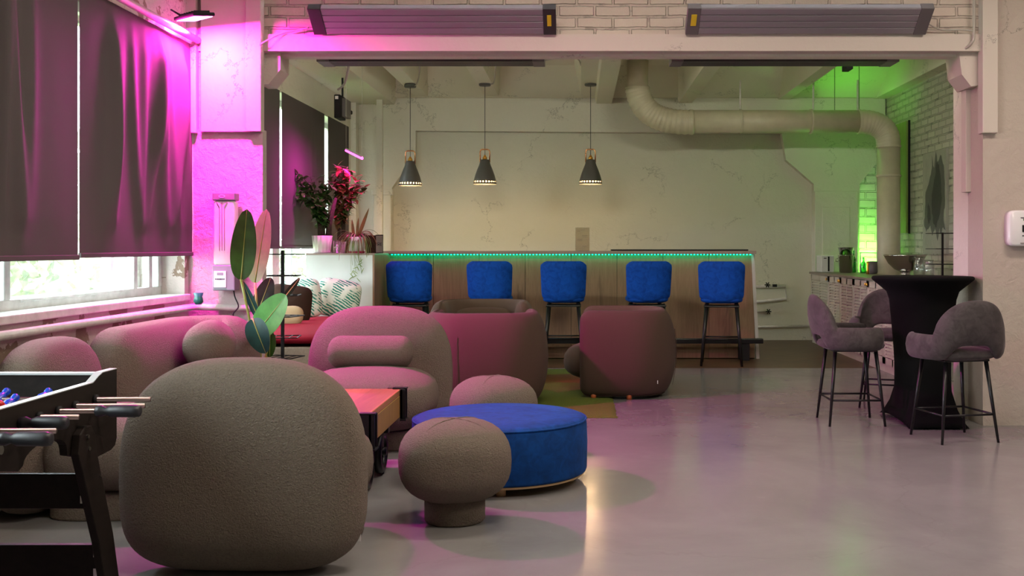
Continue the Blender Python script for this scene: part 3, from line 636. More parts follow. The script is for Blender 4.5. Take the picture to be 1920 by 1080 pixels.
# ------------------------------------------------------------------ ventilation duct
DY = 14.0
def dpt(px, py): return at(px, py, DY)
t = thing('ventilation_duct', dpt(1666, 505), 'cream metal ventilation duct bending over the back wall', 'duct')
def bez(p0, p1, p2, p3, n):
    from mathutils import geometry as g
    return g.interpolate_bezier(Vector(p0), Vector(p1), Vector(p2), Vector(p3), n)
V_ = (dpt(1666, 0).x); vb = V(V_, DY, .02)
r0 = .15
MB().tube([vb, dpt(1666, 275)], r0, 32).build('vertical_pipe', 'duct', t, smooth=True)
e = bez(dpt(1666, 275), dpt(1666, 240), dpt(1648, 228), dpt(1610, 228), 40)
MB().tube(e, [r0 + .004 + .006 * (k % 3 == 0) for k in range(40)], 32).build('elbow', 'duct', t, smooth=True)
MB().tube([dpt(1612, 228), dpt(1270, 228)], r0, 32).build('horizontal_pipe', 'duct', t, smooth=True)
e = bez(dpt(1300, 229), dpt(1225, 232), dpt(1200, 205), dpt(1195, 165), 60)
MB().tube(e, [r0 + .005 + .012 * (.5 + .5 * math.sin(k * 1.9)) for k in range(60)], 32).build('flexible_elbow', 'duct', t, smooth=True)
MB().tube([dpt(1195, 168), at(1196, 100, DY)], r0 - .01, 32).build('ceiling_stub', 'duct', t, smooth=True)
for (px, py, vert) in ((1666, 275, 1), (1666, 330, 1), (1610, 228, 0), (1520, 228, 0), (1388, 228, 0), (1294, 229, 0), (1195, 166, 1)):
    c = dpt(px, py); ax = V(0, 0, .012) if vert else V(.012, 0, 0)
    MB().tube([c - ax, c + ax], r0 + .014, 32).build('clamp_ring', 'duct', t, smooth=False)
for px in (1525, 1608, 1388): MB().tube([dpt(px, 208), dpt(px, 150)], .012, 8).build('hanger', 'pipe', t)
# green lamps behind the duct
t = thing('green_light_bar', dpt(1590, 245), 'green glowing light bar half hidden behind the duct', 'light')
a, b = at(1566, 245, 14.35), at(1612, 245, 14.35)
MB().tube([a, b], .014, 8).build('tube', 'ledg', t, smooth=True); MB().tube([a + V(0, .03, .02), b + V(0, .03, .02)], .02, 8).build('holder', 'blackm', t)
for p in (a, b): MB().tube([p + V(0, .03, 0), (p.x, p.y + .03, 3.79)], .004, 6).build('hanging_rod', 'blackm', t)
area('green_bar_up', (a + b) / 2 + V(.05, .05, .10), (.15, -.05, 1), .3, .1, 1.1, (.18, 1, .06))
area('green_bar_down', V(4.10, 14.45, 2.6), (-.2, .6, -1), .2, .1, .15, (.15, 1, .05))
area('green_niche', V(4.34, 15.22, 1.14), (-.9, .6, .15), .1, .1, 14, (.22, 1, .10))
t = thing('green_uplighter', (4.36, 15.22, 0), 'small green uplighter standing behind the duct', 'light')
MB().tube([(4.36, 15.22, 0), (4.36, 15.22, 1.08)], .02, 10).build('stand', 'blackm', t); MB().lathe((4.36, 15.22, 1.06), [(.03, 0), (.05, .02), (.05, .04)], 20).build('head', 'blackm', t); MB().lathe((4.36, 15.22, 1.10), [(.001, 0), (.045, .0), (.045, .01)], 20).build('lens', 'ledg', t)

# ------------------------------------------------------------------ bar counter
BF = 12.72; BT = 1.285
bx0, bx1 = -2.28, 2.10
t = thing('bar_counter', ((bx0 + bx1) / 2, BF, 0), 'long bar counter clad in knotty wood planks, green lit edge', 'bar counter')
npl = 8; xs = [bx0 + (bx1 - bx0) * k / npl for k in range(npl + 1)]
for k in range(npl):
    MB().box(xs[k] + .002, xs[k + 1] - .002, BF, BF + .03, .01, BT - .04).build('front_plank', 'barwood', t, bevel=.002)
MB().box(bx0, bx1, BF + .03, BF + .06, 0, BT - .04).build('carcass', 'blackm', t)
MB().box(bx1 - .04, bx1, BF + .06, BF + .60, 0, BT - .04).build('end_panel', 'barwood', t)
MB().prism([(bx1 - .045, BF - .012, BT), (bx1 - .012, BF - .012, BT), (bx1 + .055, BF - .012, 0), (bx1 + .015, BF - .012, 0)], (0, .04, 0)).build('edge_strip', 'edge', t)
MB().box(bx0 - .03, bx1, BF - .12, BF + .62, BT - .035, BT).build('countertop', 'bartop', t, bevel=.004)
n = 110; led = MB()
for k in range(n):
    x = bx0 + .06 + (bx1 - bx0 - .12) * k / (n - 1); led.box(x - .007, x + .007, BF - .045, BF - .030, BT - .047, BT - .037)
led.build('led_dots', 'led', t)
MB().box(bx0 + .02, bx1 - .02, BF - .055, BF - .020, BT - .039, BT - .035).build('led_tape', 'white', t)
area('teal_led_light', ((bx0 + bx1) / 2, BF - .04, BT - .052), (0, .25, -1), bx1 - bx0 - .1, .02, .55, (0, 1, .36))
t = thing('foot_rail', ((bx0 + bx1) / 2, BF - .2, .22), 'black foot rail running along the bar front', 'foot rail')
MB().box(bx0 + .08, bx1 + .06, BF - .25, BF - .16, .20, .26).build('rail', 'black', t, bevel=.008)
for x in (bx0 + .3, -.5, .8, bx1 - .15): MB().box(x - .05, x + .05, BF - .24, BF - .002, .0, .20).build('rail_bracket', 'blackm', t)
# things on the bar
t = thing('menu_holder', (.02, 12.80, BT), 'clear acrylic holder with a white printed sheet on the bar', 'menu holder')
X0, X1, Z1 = at(1079, 0, 12.8).x, at(1105, 0, 12.8).x, at(0, 427, 12.8).z
MB().box(X0, X1, 12.80, 12.802, BT, Z1).build('paper_sheet', 'paper', t)
MB().box(X0 - .002, X1 + .002, 12.794, 12.799, BT, Z1 + .003).build('acrylic_front', 'clear', t); MB().box(X0 - .002, X1 + .002, 12.79, 12.88, BT, BT + .004).build('acrylic_foot', 'clear', t)
for (a_, b_, z) in ((.12, .68, .90), (.12, .34, .845), (.48, .8, .60), (.12, .5, .50), (.12, .5, .44), (.48, .8, .2), (.48, .85, .66)):
    MB().box(X0 + (X1 - X0) * a_, X0 + (X1 - X0) * b_, 12.792, 12.793, BT + (Z1 - BT) * z, BT + (Z1 - BT) * z + .004).build('printed_line', 'greyink', t)
o = MB().box(at(1146, 0, 12.95).x, at(1402, 0, 12.95).x, 12.9, 13.2, BT + .001, BT + .018).build('bar_mat', 'blackm', None, bevel=.004); tag(o, 'long flat black bar mat lying right on the bar top', 'mat')

# white cabinet at the left end of the bar
t = thing('white_cabinet', (-2.62, 12.2, 0), 'tall white cabinet with wooden side at the bar end, plants on top', 'cabinet')
wx0, wx1, wy0, wy1, wz = -2.995, -2.245, 11.72, 12.70, 1.262
MB().box(wx0, wx1 - .02, wy0, wy0 + .02, 0, wz - .02).build('front_panel', 'whitecab', t)
MB().box(wx1 - .02, wx1, wy0 + .002, wy1, 0, wz - .02).build('side_panel', 'barwood', t)
MB().box(wx0, wx1 - .02, wy0 + .02, wy1, 0, wz - .02).build('carcass', 'whitecab', t)
MB().box(wx0, wx1 + .005, wy0 - .005, wy1 - .13, wz - .02, wz).build('top_board', 'bartop', t, bevel=.002)

# ------------------------------------------------------------------ blue bar stools
def blue_stool():
    t = thing('bar_stool', (0, 0, 0), 'x', 'bar stool', 'blue velvet bar stools along the bar')
    # facing +y (bar); back towards the camera
    m = MB(); W = .265
    def sec(y, hw, z0, z1, curve):
        return y, hw, z0, z1, curve
    nu, nv = 22, 14; rows = []
    def surf(side):
        out = []
        for j in range(nv + 1):
            v = j / nv; row = []
            for i in range(nu + 1):
                u = -1 + 2 * i / nu; hw = W * (.955 + .05 * v - .02 * math.sin(math.pi * v))
                z = .755 + .405 * v; y = -.20 - .05 * v + .07 * u * u
                row.append((u * hw, y + side * .028, z))
            out.append(row)
        return out
    th = .055; A = []
    for j in range(nv + 1):
        v = j / nv; z = .735 + .425 * v; hw = W * (.93 + .07 * v); ring = []
        k_edge = 1 - .16 * (abs(2 * v - 1) ** 12)
        cnt = 40
        for q in range(cnt):
            a = 2 * math.pi * q / cnt; u = spow(math.cos(a), .35); s_ = spow(math.sin(a), .7)
            ring.append(V(u * hw * k_edge, -.20 - .05 * v + .075 * u * u + s_ * th / 2 * (1 - .5 * abs(2 * v - 1) ** 8), z))
        A.append(ring)
    m.rings([[V(p.x * .85, p.y * .98, p.z - .012) for p in A[0]]] + A + [[V(p.x * .86, -.25 + (p.y + .25) * .8, p.z + .012) for p in A[-1]]]); m.build('backrest', 'blue', t, smooth=True)
    o = superell(.238, .225, 4, 44)
    puff(MB(), o, Matrix.Translation((0, .03, .742)), .05, 3).build('seat', 'blue', t, smooth=True)
    MB().box(-.2, .2, -.18, .18, .655, .675).build('seat_frame', 'black', t, bevel=.01)
    for sx in (-1, 1):
        for sy in (-1, 1):
            MB().tube([(sx * .165, sy * .14, .69), (sx * .225, sy * .215, 0)], [.024, .014], 12).build('leg', 'black', t, smooth=True)
    m = MB(); z = .30; k = .15 + .075 * (.67 - z) / .67; h = .14 + .065 * (.67 - z) / .67
    for p, q_ in (((-k, -h), (k, -h)), ((k, -h), (k, h)), ((k, h), (-k, h)), ((-k, h), (-k, -h))): m.tube([(*p, z), (*q_, z)], .009, 8)
    m.build('footrest', 'black', t, smooth=True)
    return t
s0 = blue_stool()
for i, (px, Y, a, lab) in enumerate([(770, 12.22, 3, 'blue bar stool at the left end of the bar, by the white cabinet'), (921, 12.25, -2, 'blue bar stool second from the left, half hidden by a barrel armchair'), (1057, 12.22, 0, 'blue bar stool in the middle, below the paper sign'), (1213, 12.2, 4, 'blue bar stool behind the lone brown barrel armchair'), (1353, 12.08, -8, 'blue bar stool at the right end of the bar, fully visible')]):
    o = s0 if i == 0 else copy_tree(s0); p = at(px, 0, Y); o.location = (p.x, Y + .0, 0); o.rotation_euler.z = R(a); o['label'] = lab

# ------------------------------------------------------------------ boucle armchairs with domed backs
def dome_chair(name, loc, rz, label, width=1.03, h=.875, seatw=.88, n=2.8):
    seat_x = 0
    t = thing(name, (0, 0, 0), label, 'armchair', 'taupe boucle armchairs around the coffee table')
    zc = .38
    o = superell(width / 2, h - zc, n, 64, zc - .005, 3.8)
    puff(MB(), o, frame4((0, .30, zc), (1, 0, 0), (0, 0, 1)), .165, 3.0, 18).build('backrest', 'boucle', t, smooth=True)
    o = superell(seatw / 2, .43, 3.4, 56)
    puff(MB(), o, frame4((seat_x, -.17, .31), (1, 0, 0), (0, 1, 0)), .21, 2.7, 16).build('seat', 'boucle', t, smooth=True)
    MB().rings([[V(seat_x + x, -.12 + y, z) for x, y in superell(.36, .33, 4, 40)] for z in (0, .13)]).build('plinth', 'boucle', t, smooth=False, bevel=.01)
    MB().box(-.482 * width / 1.008, -.455, .297, .301, .12, .15).build('care_tag', 'white', t)
    t.location = loc; t.rotation_euler.z = R(rz); return t
def bolster_prof(L, r):
    e = r * .75; q = [(max(.01, r * math.cos(R(a)) ** .8), L - e + e * math.sin(R(a))) for a in (0, 15, 30, 45, 60, 72, 82, 89)]
    return [(a, -b) for a, b in q[::-1]] + q
def bolster(name, c, ax, L, r, label):
    m = MB(); ax = Vector(ax).normalized(); u = ax.orthogonal().normalized(); w_ = ax.cross(u); c = Vector(c)
    m.rings([[c + ax * s_ + (u * math.cos(a) + w_ * math.sin(a)) * rr for a in [2 * math.pi * k / 36 for k in range(36)]] for rr, s_ in bolster_prof(L, r)])
    o = m.build(name, 'boucle', None, smooth=True); o.data.polygons.foreach_set('use_smooth', [True] * len(o.data.polygons)); return tag(o, label, 'cushion', 'boucle bolster cushions')
A = dome_chair('armchair', (-1.362, 4.68, 0), 180 - 2, 'big taupe boucle armchair in the foreground seen from behind', 1.008, .872, .78, 2.65)
C = dome_chair('armchair', (-1.41, 7.36, 0), 2, 'taupe boucle armchair facing the camera with a bolster cushion', 1.03, .905, .90, 2.9)
bolster('bolster_cushion', (-1.43, 7.33, .605), (1, .02, 0), .29, .112, 'pinkish bolster cushion on the armchair that faces the camera')
H = dome_chair('armchair', (-2.22, 5.50, 0), 90 + 2, 'boucle armchair by the window behind the football table', .95, .86, .88)
H.location.x = -2.42

# curved sofa by the window
t = thing('curved_sofa', (-2.4, 6.8, 0), 'taupe boucle sofa with a wraparound back below the window', 'sofa', 'taupe boucle armchairs around the coffee table')
path = [(-2.22, 7.44)] + [(-2.30 - .02 * 0, 7.44)]
path = [(-2.41, 7.31), (-2.425, 7.31), (-2.44, 7.305)]
cx0, cy0, rr_ = -2.44, 7.055, .25
path += [(cx0 - rr_ * math.sin(a), cy0 + rr_ * math.cos(a)) for a in [math.pi / 2 * k / 8 for k in range(1, 9)]]
path += [(-2.69, y) for y in (7.0, 6.8, 6.6, 6.4, 6.3, 6.22)]
sec_ = [(x, .46 + z) for x, z in superell(.165, .42, 2.8, 40)]
m = MB(); n0 = len(path)
def L_sweep():
    P = [Vector((a, b, 0)) for a, b in path]; n = len(P); rr = []
    for i in range(n):
        T = (P[min(i + 1, n - 1)] - P[max(i - 1, 0)]).normalized(); nr = V(T.y, -T.x, 0)
        rr.append((P[i], T, nr, 1.0))
    out = []
    def ring(p, nr, k, kz): return [p + nr * (a * k) + V(0, 0, .44 + (b - .46) * kz) for a, b in sec_]
    for a in (88, 75, 60, 45, 30, 15): out.append(ring(rr[0][0] - rr[0][1] * .22 * math.sin(R(a)), rr[0][2], max(.03, math.cos(R(a))) ** .7, .04 + .96 * max(.0, math.cos(R(a))) ** .55))
    for p, T, nr, k in rr: out.append(ring(p, nr, 1, 1))
    for a in (15, 30, 45, 60, 75, 88): out.append(ring(rr[-1][0] + rr[-1][1] * .22 * math.sin(R(a)), rr[-1][2], max(.03, math.cos(R(a))) ** .7, .04 + .96 * max(.0, math.cos(R(a))) ** .55))
    return out
m.rings(L_sweep()).build('backrest', 'boucle', t, smooth=True)
puff(MB(), superell(.33, .44, 3.2, 56), frame4((-2.19, 6.66, .345), (1, 0, 0), (0, 1, 0)), .265, 2.5, 16).build('seat', 'boucle', t, smooth=True)
MB().rings([[V(-2.26 + x, 6.68 + y, z) for x, y in superell(.30, .36, 4, 40)] for z in (0, .13)]).build('plinth', 'boucle', t, bevel=.01)
bolster('bolster_cushion', (-2.36, 6.82, .70), (-.22, .95, 0), .21, .155, 'round pink lit bolster on the curved sofa, seen end on')

# ------------------------------------------------------------------ brown barrel armchairs
def barrel(loc, rz, label, w_=1.08, d=.90, h=.775):
    t = thing('barrel_armchair', (0, 0, 0), label, 'armchair', 'brown barrel armchairs near the bar')
    tk = .19; hx = w_ / 2 - tk / 2 - .02; yb = d / 2 - tk / 2 - .02; r = .30
    path = [(hx - .01, -d / 2 + .10), (hx, -d / 2 + .2), (hx, 0)] + [(hx - r + r * math.cos(a), yb - r + r * math.sin(a)) for a in [math.pi / 2 * k / 8 for k in range(9)]]
    path += [(-x, y) for x, y in path[::-1]]
    s_ = []
    for k in range(44):
        a = 2 * math.pi * k / 44; x = spow(math.cos(a), .62) * tk / 2; z = (h + .03) / 2 + spow(math.sin(a), .5) * (h - .03) / 2
        v = (z - .03) / (h - .03); x += (.055 * math.sin(math.pi * min(1, max(0, v))) - .03) if x > 0 else .02 * (1 - v)
        s_.append((x, z))
    sweep(MB(), path, s_, .09, 6).build('shell', 'twill', t, smooth=True)
    puff(MB(), superell(w_ / 2 - tk - .035, .44, 4, 52), frame4((0, -.14, .30), (1, 0, 0), (0, 1, 0)), .175, 2.6, 14).build('seat', 'twill', t, smooth=True)
    puff(MB(), superell(w_ / 2 - tk - .04, .15, 3.5, 44), frame4((0, .20, .56), (1, 0, 0), (0, -.12, 1)), .08, 2.4, 12).build('back_cushion', 'twill', t, smooth=True)
    for sx in (-1, 1):
        for sy in (-1, 1): MB().lathe((sx * (w_ / 2 - .12), sy * (d / 2 - (.13 if sy < 0 else .42)), 0), [(.022, 0), (.03, .06)], 16).build('foot', 'orange', t, smooth=True)
    MB().tube([(.20, d / 2 - .049 + .055 * math.sin(math.pi * (z - .03) / (h - .03)), z) for z in (.1, .2, .3, .4, .5, .6)], .003, 6).build('seam', 'twill', t, smooth=True)
    MB().box(hx, hx + .016, .253, .260, .14, .17).build('care_tag', 'white', t)
    t.location = loc; t.rotation_euler.z = R(rz); return t
barrel((-.80, 8.98, .014), 180 + 3, 'barrel armchair seen from behind next to the boucle armchair')
barrel((-.945, 10.55, .014), 2, 'barrel armchair facing the camera, only its top showing', 1.06, .9, .79)
barrel((.445, 9.72, 0), -90 - 2, 'barrel armchair standing alone at the rug edge, seen side on', 1.10, .86, .775)

# rug
m = MB(); nx, ny = 60, 80
ra, rb, rc, rd = -1.75, .30, 8.27, 11.55
def rg(i, j):
    u, v = i / (nx - 1), j / (ny - 1); e = min(u, 1 - u, v, 1 - v)
    return (ra + (rb - ra) * u + rnd.uniform(-.006, .006), rc + (rd - rc) * v + rnd.uniform(-.008, .008), .002 + min(.012, e * 1.2) + rnd.uniform(0, .003) * (e > 0))
o = m.grid(rg, nx, ny).build('rug', 'rug', None, smooth=True); tag(o, 'shaggy green and orange striped rug under the barrel armchairs', 'rug')

# ------------------------------------------------------------------ mushroom stools and blue pouf
def mushroom(x, y, rz, label):
    t = thing('mushroom_stool', (0, 0, 0), label, 'stool', 'boucle mushroom stools')
    m = MB(); puff(m, superell(.272, .262, 2.6, 56), Matrix.Translation((0, 0, .295)), .198, 2.5, 18); m.build('seat', 'boucle', t, smooth=True)
    MB().lathe((0, 0, 0), [(.135, 0), (.147, .012), (.147, .13)], 40).build('base', 'boucle', t, smooth=True)
    for q in range(4):
        a0 = math.pi / 4 + q * math.pi / 2; pts = []
        for k in range(13):
            e = R(-60 + 150 * k / 12); rr = .272 * max(math.cos(e), 0) ** .8 * 1.0 + .002; pts.append((rr * math.cos(a0) * 1.04, rr * math.sin(a0), .295 + .199 * spow(math.sin(e), .8)))
        MB().tube(pts, .0035, 6).build('seam', 'boucle', t, smooth=True)
    t.location = (x, y, 0); t.rotation_euler.z = R(rz)
mushroom(-.60, 5.17, 10, 'mushroom stool in front of the blue pouf, whole base visible')
mushroom(-.55, 6.90, 30, 'mushroom stool behind the blue pouf, base hidden')
t = thing('round_pouf', (-.45, 6.09, 0), 'large round blue velvet pouf on short wooden feet', 'pouf')
m = MB(); m.lathe((-.45, 6.09, 0), [(.47, .055), (.492, .062), (.497, .075), (.50, .22), (.496, .330), (.488, .353), (.465, .367), (.30, .373), (.01, .374)], 96); m.build('cushion', 'bluepouf', t, smooth=True)
MB().tube([(-.45 + .492 * math.cos(a), 6.09 + .492 * math.sin(a), .350) for a in [2 * math.pi * k / 90 for k in range(90)]], .006, 6, closed=True).build('top_piping', 'bluepouf', t, smooth=True)
MB().lathe((-.45, 6.09, .045), [(.46, 0), (.48, .0), (.485, .012), (.47, .014)], 80).build('base_board', 'wood', t)
for a in (85, 185, 275, 355):
    MB().lathe((-.45 + .40 * math.cos(R(a)), 6.09 + .40 * math.sin(R(a)), 0), [(.026, 0), (.028, .05)], 20).build('foot', 'wood', t, smooth=True)

# ------------------------------------------------------------------ cart coffee table
t = thing('coffee_table', (-1.42, 6.0, 0), 'reclaimed wood cart coffee table with black iron corners and wheels', 'coffee table')
ta, tb, tc, td, tz = -1.78, -1.085, 5.50, 6.52, .46
MB().box(ta, tb, tc, td, tz - .035, tz).build('tabletop', 'tabletop', t, bevel=.004)
for x0, x1, y0, y1 in ((tb - .05, tb + .002, tc, td), (ta - .002, ta + .05, tc, td)): MB().box(x0, x1, y0, y1, tz - .165, tz - .035).build('side_board', 'tableside', t, bevel=.004)
for y0 in (tc, td - .05): MB().box(ta, tb, y0, y0 + .05, tz - .165, tz - .035).build('end_board', 'tableside', t)
for x in (ta, tb):
    for y in (tc, td):
        sx, sy = (1 if x == tb else -1), (1 if y == td else -1)
        c = MB()
        def cb_(dx0, dx1, dy0, dy1, z0, z1): c.box(min(x + sx * dx0, x + sx * dx1), max(x + sx * dx0, x + sx * dx1), min(y + sy * dy0, y + sy * dy1), max(y + sy * dy0, y + sy * dy1), z0, z1)
        cb_(.003, .020, -.065, .014, tz - .175, tz + .004); cb_(-.085, .020, .001, .014, tz - .175, tz + .004)
        cb_(.003, .036, -.065, -.052, tz - .175, tz + .004); cb_(.003, .036, .002, .014, tz - .175, tz + .004); cb_(-.085, -.072, .001, .03, tz - .175, tz + .004)
        cb_(.003, .040, -.07, .018, tz - .187, tz - .175); cb_(-.05, .040, -.03, .018, tz + .001, tz + .010)
        cb = c.build('corner_bracket', 'black', t, bevel=.003)
        MB().tube([(x + sx * .014, y - sy * .03, tz - .13), (x + sx * .022, y - sy * .03, tz - .13)], .008, 8).build('bolt', 'steel', cb)
for y in (tc + .30, td - .30):
    MB().box(ta + .08, tb - .02, y - .03, y + .03, tz - .215, tz - .165).build('axle_beam', 'black', t, bevel=.004)
    for x in (ta + .10, tb - .07):
        wv = MB(); c0 = V(x, y, .135)
        wv.tube([c0 + V(0, .105 * math.cos(a), .105 * math.sin(a)) for a in [2 * math.pi * k / 28 for k in range(28)]], .026, 8, closed=True)
        for k in range(5): a = 2 * math.pi * k / 5; wv.tube([c0, c0 + V(0, .1 * math.cos(a), .1 * math.sin(a))], .011, 6)
        wv.tube([c0 - V(.035, 0, 0), c0 + V(.035, 0, 0)], .024, 12); wv.build('wheel', 'black', t, smooth=True)
        MB().box(x - .015, x + .015, y - .02, y + .02, .14, tz - .2).build('wheel_fork', 'black', t)

# ------------------------------------------------------------------ black football table
t = thing('football_table', (-2.15, 3.2, 0), 'dark wooden table football table cut by the left edge', 'football table')
XR, XL, YF, YN = -1.775, -2.52, 4.10, 2.75
def side(x, name):
    pr = [(YF, .855), (YF - .12, .855), (YF - .155, .845), (YF - .20, .826), (YN, .820), (YN, .66), (3.1, .66), (3.25, .64), (3.38, .612), (3.405, .622)]
    pr += [(3.555 - .145 * math.cos(a), .625 + .05 * math.sin(a)) for a in [math.pi * k / 12 for k in range(13)]]
    pr += [(3.705, .60), (3.76, .585), (3.85, .565), (3.90, .548), (4.05, .553), (4.085, .565), (YF, .59)]
    m = MB().prism([(x, y, z) for y, z in pr], (-.028, 0, 0)); return m.build(name, 'foos', t, bevel=.0015)
side(XR, 'side_panel'); side(XL + .028, 'side_panel')
for x in (XR, XL + .028):
    MB().rings([[V(x - dx, y, z + dz) for dx, dz in ((0, 0), (.028, 0), (.028, .003), (0, .003))] for y, z in ((YN, .8205), (YF - .20, .8265), (YF - .155, .8455), (YF - .12, .8555), (YF, .8555))]).build('top_edging', 'foosedge', t)
MB().box(XL + .028, XR - .028, YF - .05, YF - .02, .60, .838).build('end_panel', 'foos', t); MB().box(XL + .03, XR - .03, YF - .055, YF - .012, .838, .846).build('end_rail_edging', 'foosedge', t)
MB().box(XL + .028, XR - .028, YN, YF - .05, .66, .675).build('play_field', 'field', t)
MB().box(XL + .03, XR - .03, YF - .30, YF - .05, .675, .69).build('corner_ramp', 'foosedge', t)
for y, z in ((3.42, .69),): MB().tube([(XR, 3.27, .70), (XR + .006, 3.27, .70)], .014, 14).build('screw_cap', 'steel', t)
def man(y, x, mat, tilt, rod):
    m = MB(); q = Matrix.Translation((x, y, .765)) @ Matrix.Rotation(R(tilt), 4, 'X')
    pf = [(-.080, .010, .016), (-.07, .016, .018), (-.045, .011, .013), (-.01, .017, .017), (.015, .020, .017), (.035, .013, .012), (.042, .006, .007), (.050, .013, .013), (.066, .014, .014), (.076, .006, .006)]
    m.rings([[q @ V(a * math.cos(t_), b * math.sin(t_), z) for t_ in [2 * math.pi * k / 16 for k in range(16)]] for z, a, b in pf]); m.build('player', mat, rod, smooth=True)
rods = [(3.91, -1.570, 0), (3.75, -1.525, 0), (3.63, -1.49, 1), (3.50, -1.64, 0), (3.385, -1.62, 1), (3.235, -1.585, 0), (3.10, -1.53, 1), (2.94, -1.6, 0)]
for k, (y, xe, hd) in enumerate(rods):
    zz = .765
    rd_ = MB().tube([(XL - .22, y, zz), (xe - (.02 if hd else 0), y, zz)], .0085, 12).build('rod', 'rod', t, smooth=True)
    if hd:
        hm = MB(); hm.tube([(xe - .155, y, zz), (xe - .15, y, zz), (xe - .135, y, zz), (xe - .118, y, zz), (xe - .10, y, zz), (xe - .02, y, zz), (xe - .004, y, zz), (xe, y, zz)], [.010, .018, .020, .013, .0205, .0215, .019, .012], 20); hm.build('handle', 'rubber', rd_, smooth=True)
    MB().tube([(XR - .001, y, zz), (XR + .012, y, zz)], .018, 16).build('bearing', 'blackm', rd_, smooth=True)
    MB().tube([(XR - .075, y, zz), (XR - .032, y, zz)], .017, 14).build('bumper', 'rubber', rd_, smooth=True)
    cnt = [3, 2, 5, 3, 5, 3, 2, 1][k]; mt = 'blueman' if not hd else 'redman'
    for j in range(cnt):
        x = XL + .16 + (XR - XL - .28) * (j + .5) / cnt; man(y, x, mt, -70 if not hd else 60, rd_)
def leg(x, name='leg'):
    prf = [(3.72, .60), (3.735, .665), (3.775, .69), (3.82, .685), (3.85, .65), (3.865, .58), (4.00, .25), (4.07, 0), (3.96, 0), (3.88, .25), (3.79, .45)]
    MB().prism([(x, y, z) for y, z in prf], (.03, 0, 0)).build(name, 'foos', t, bevel=.004)
for x in (XR + .001, XL - .031): leg(x)
for x in (XR + .031,):
    for y, z in ((3.79, .65), (3.80, .605), (3.885, .49)): MB().tube([(x, y, z), (x + .004, y, z)], .0075 if z > .5 else .004, 12).build('bolt', 'steel', t)
MB().prism([(XR + .001, y, z) for y, z in ((2.95, .60), (2.965, .665), (3.0, .69), (3.05, .685), (3.07, .65), (3.05, .58), (2.93, .2), (2.88, 0), (2.78, 0), (2.85, .25))], (.03, 0, 0)).build('leg', 'foos', t)
MB().prism([(XL - .031, y, z) for y, z in ((2.95, .60), (2.965, .665), (3.0, .69), (3.05, .685), (3.07, .65), (3.05, .58), (2.93, .2), (2.88, 0), (2.78, 0), (2.85, .25))], (.03, 0, 0)).build('leg', 'foos', t)
for y, z0, z1 in ((3.88, .375, .50), (3.985, .08, .215)):
    MB().box(XL, XR, y - .015, y + .012, z0, z1).build('stretcher', 'foos', t, bevel=.003)
    m = MB()
    for z in (z0 + .02, z1 - .045): m.box(XR - .03, XR - .002, y - .019, y - .016, z, z + .028)
    m.build('angle_bracket', 'steel', t)

# ------------------------------------------------------------------ bench, cushions, black rack
t = thing('window_bench', (-2.55, 10.3, 0), 'low pale wooden bench with a red seat pad under the far window', 'bench')
MB().box(-3.18, -2.12, 9.0, 11.66, .0, .48).build('base', 'crate', t, bevel=.006)
for z in (.16, .32): MB().box(-2.12, -2.116, 9.0, 11.66, z, z + .01).build('board_gap', 'blackm', t)
puff(MB(), superell(.53, 1.33, 9, 64), frame4((-2.64, 10.33, .54), (1, 0, 0), (0, 1, 0)), .065, 3, 10).build('seat_pad', 'red', t, smooth=True)
def pillow(c, n, up, w_, h, th, mat, name, label):
    n = Vector(n).normalized(); u = Vector(up).cross(n).normalized()
    o = superell(w_ / 2, h / 2, 5, 44); m = MB(); puff(m, o, frame4(c, u, n.cross(u)), th, 1.7, 12)
    ob = m.build(name, mat, None, smooth=True); return tag(ob, label, 'cushion', 'cushions on the window bench')
pillow((-2.56, 11.36, .785), (.25, -1, .35), (.18, 0, 1), .46, .42, .085, 'print', 'scatter_cushion', 'green leaf print cushion leaning on the white cabinet, right one')
pillow((-2.90, 11.10, .79), (.3, -1, .3), (-.1, 0, 1), .44, .42, .08, 'print', 'scatter_cushion', 'green leaf print cushion behind the brown one, left one')
pillow((-2.86, 10.58, .77), (.45, -1, .3), (.15, 0, 1), .42, .38, .075, 'brownp', 'scatter_cushion', 'dark brown cushion standing on the red seat pad')
m = MB(); puff(m, superell(.16, .11, 2.6, 32), frame4((-2.78, 10.16, .66), (1, 0, .1), (0, .3, 1)), .06, 2, 10); o = m.build('folded_cloth', 'tan', None, smooth=True); tag(o, 'crumpled tan cloth beside the brown cushion', 'cloth')
pillow((-3.02, 10.0, .80), (1, -.5, .25), (0, 0, 1), .46, .40, .07, 'print', 'scatter_cushion', 'pale leaf print cushion against the window, behind the black rack')

t = thing('plant_rack', (-2.42, 8.72, 0), 'tall thin black metal rack with square grid tiers, empty', 'rack')
rx, ry = -2.42, 8.72
MB().box(rx - .012, rx + .012, ry - .012, ry + .012, 0, 1.30).build('pole', 'black', t)
for z in (.26, .425, .59, .76, .93, 1.09, 1.265):
    m = MB(); q = Matrix.Translation((rx, ry, z)) @ Matrix.Rotation(R(8 if int(z * 100) % 2 else -12), 4, 'Z')
    for a in (-.13, .13): m.box(a - .004, a + .004, -.13, .13, 0, .008, q); m.box(-.13, .13, a - .004, a + .004, 0, .008, q)
    for a in (-.065, 0, .065): m.box(a - .003, a + .003, -.13, .13, .001, .007, q)
    m.build('tier', 'black', t)
MB().lathe((rx, ry, 0), [(.16, 0), (.16, .012), (.02, .02)], 28).build('base', 'black', t)

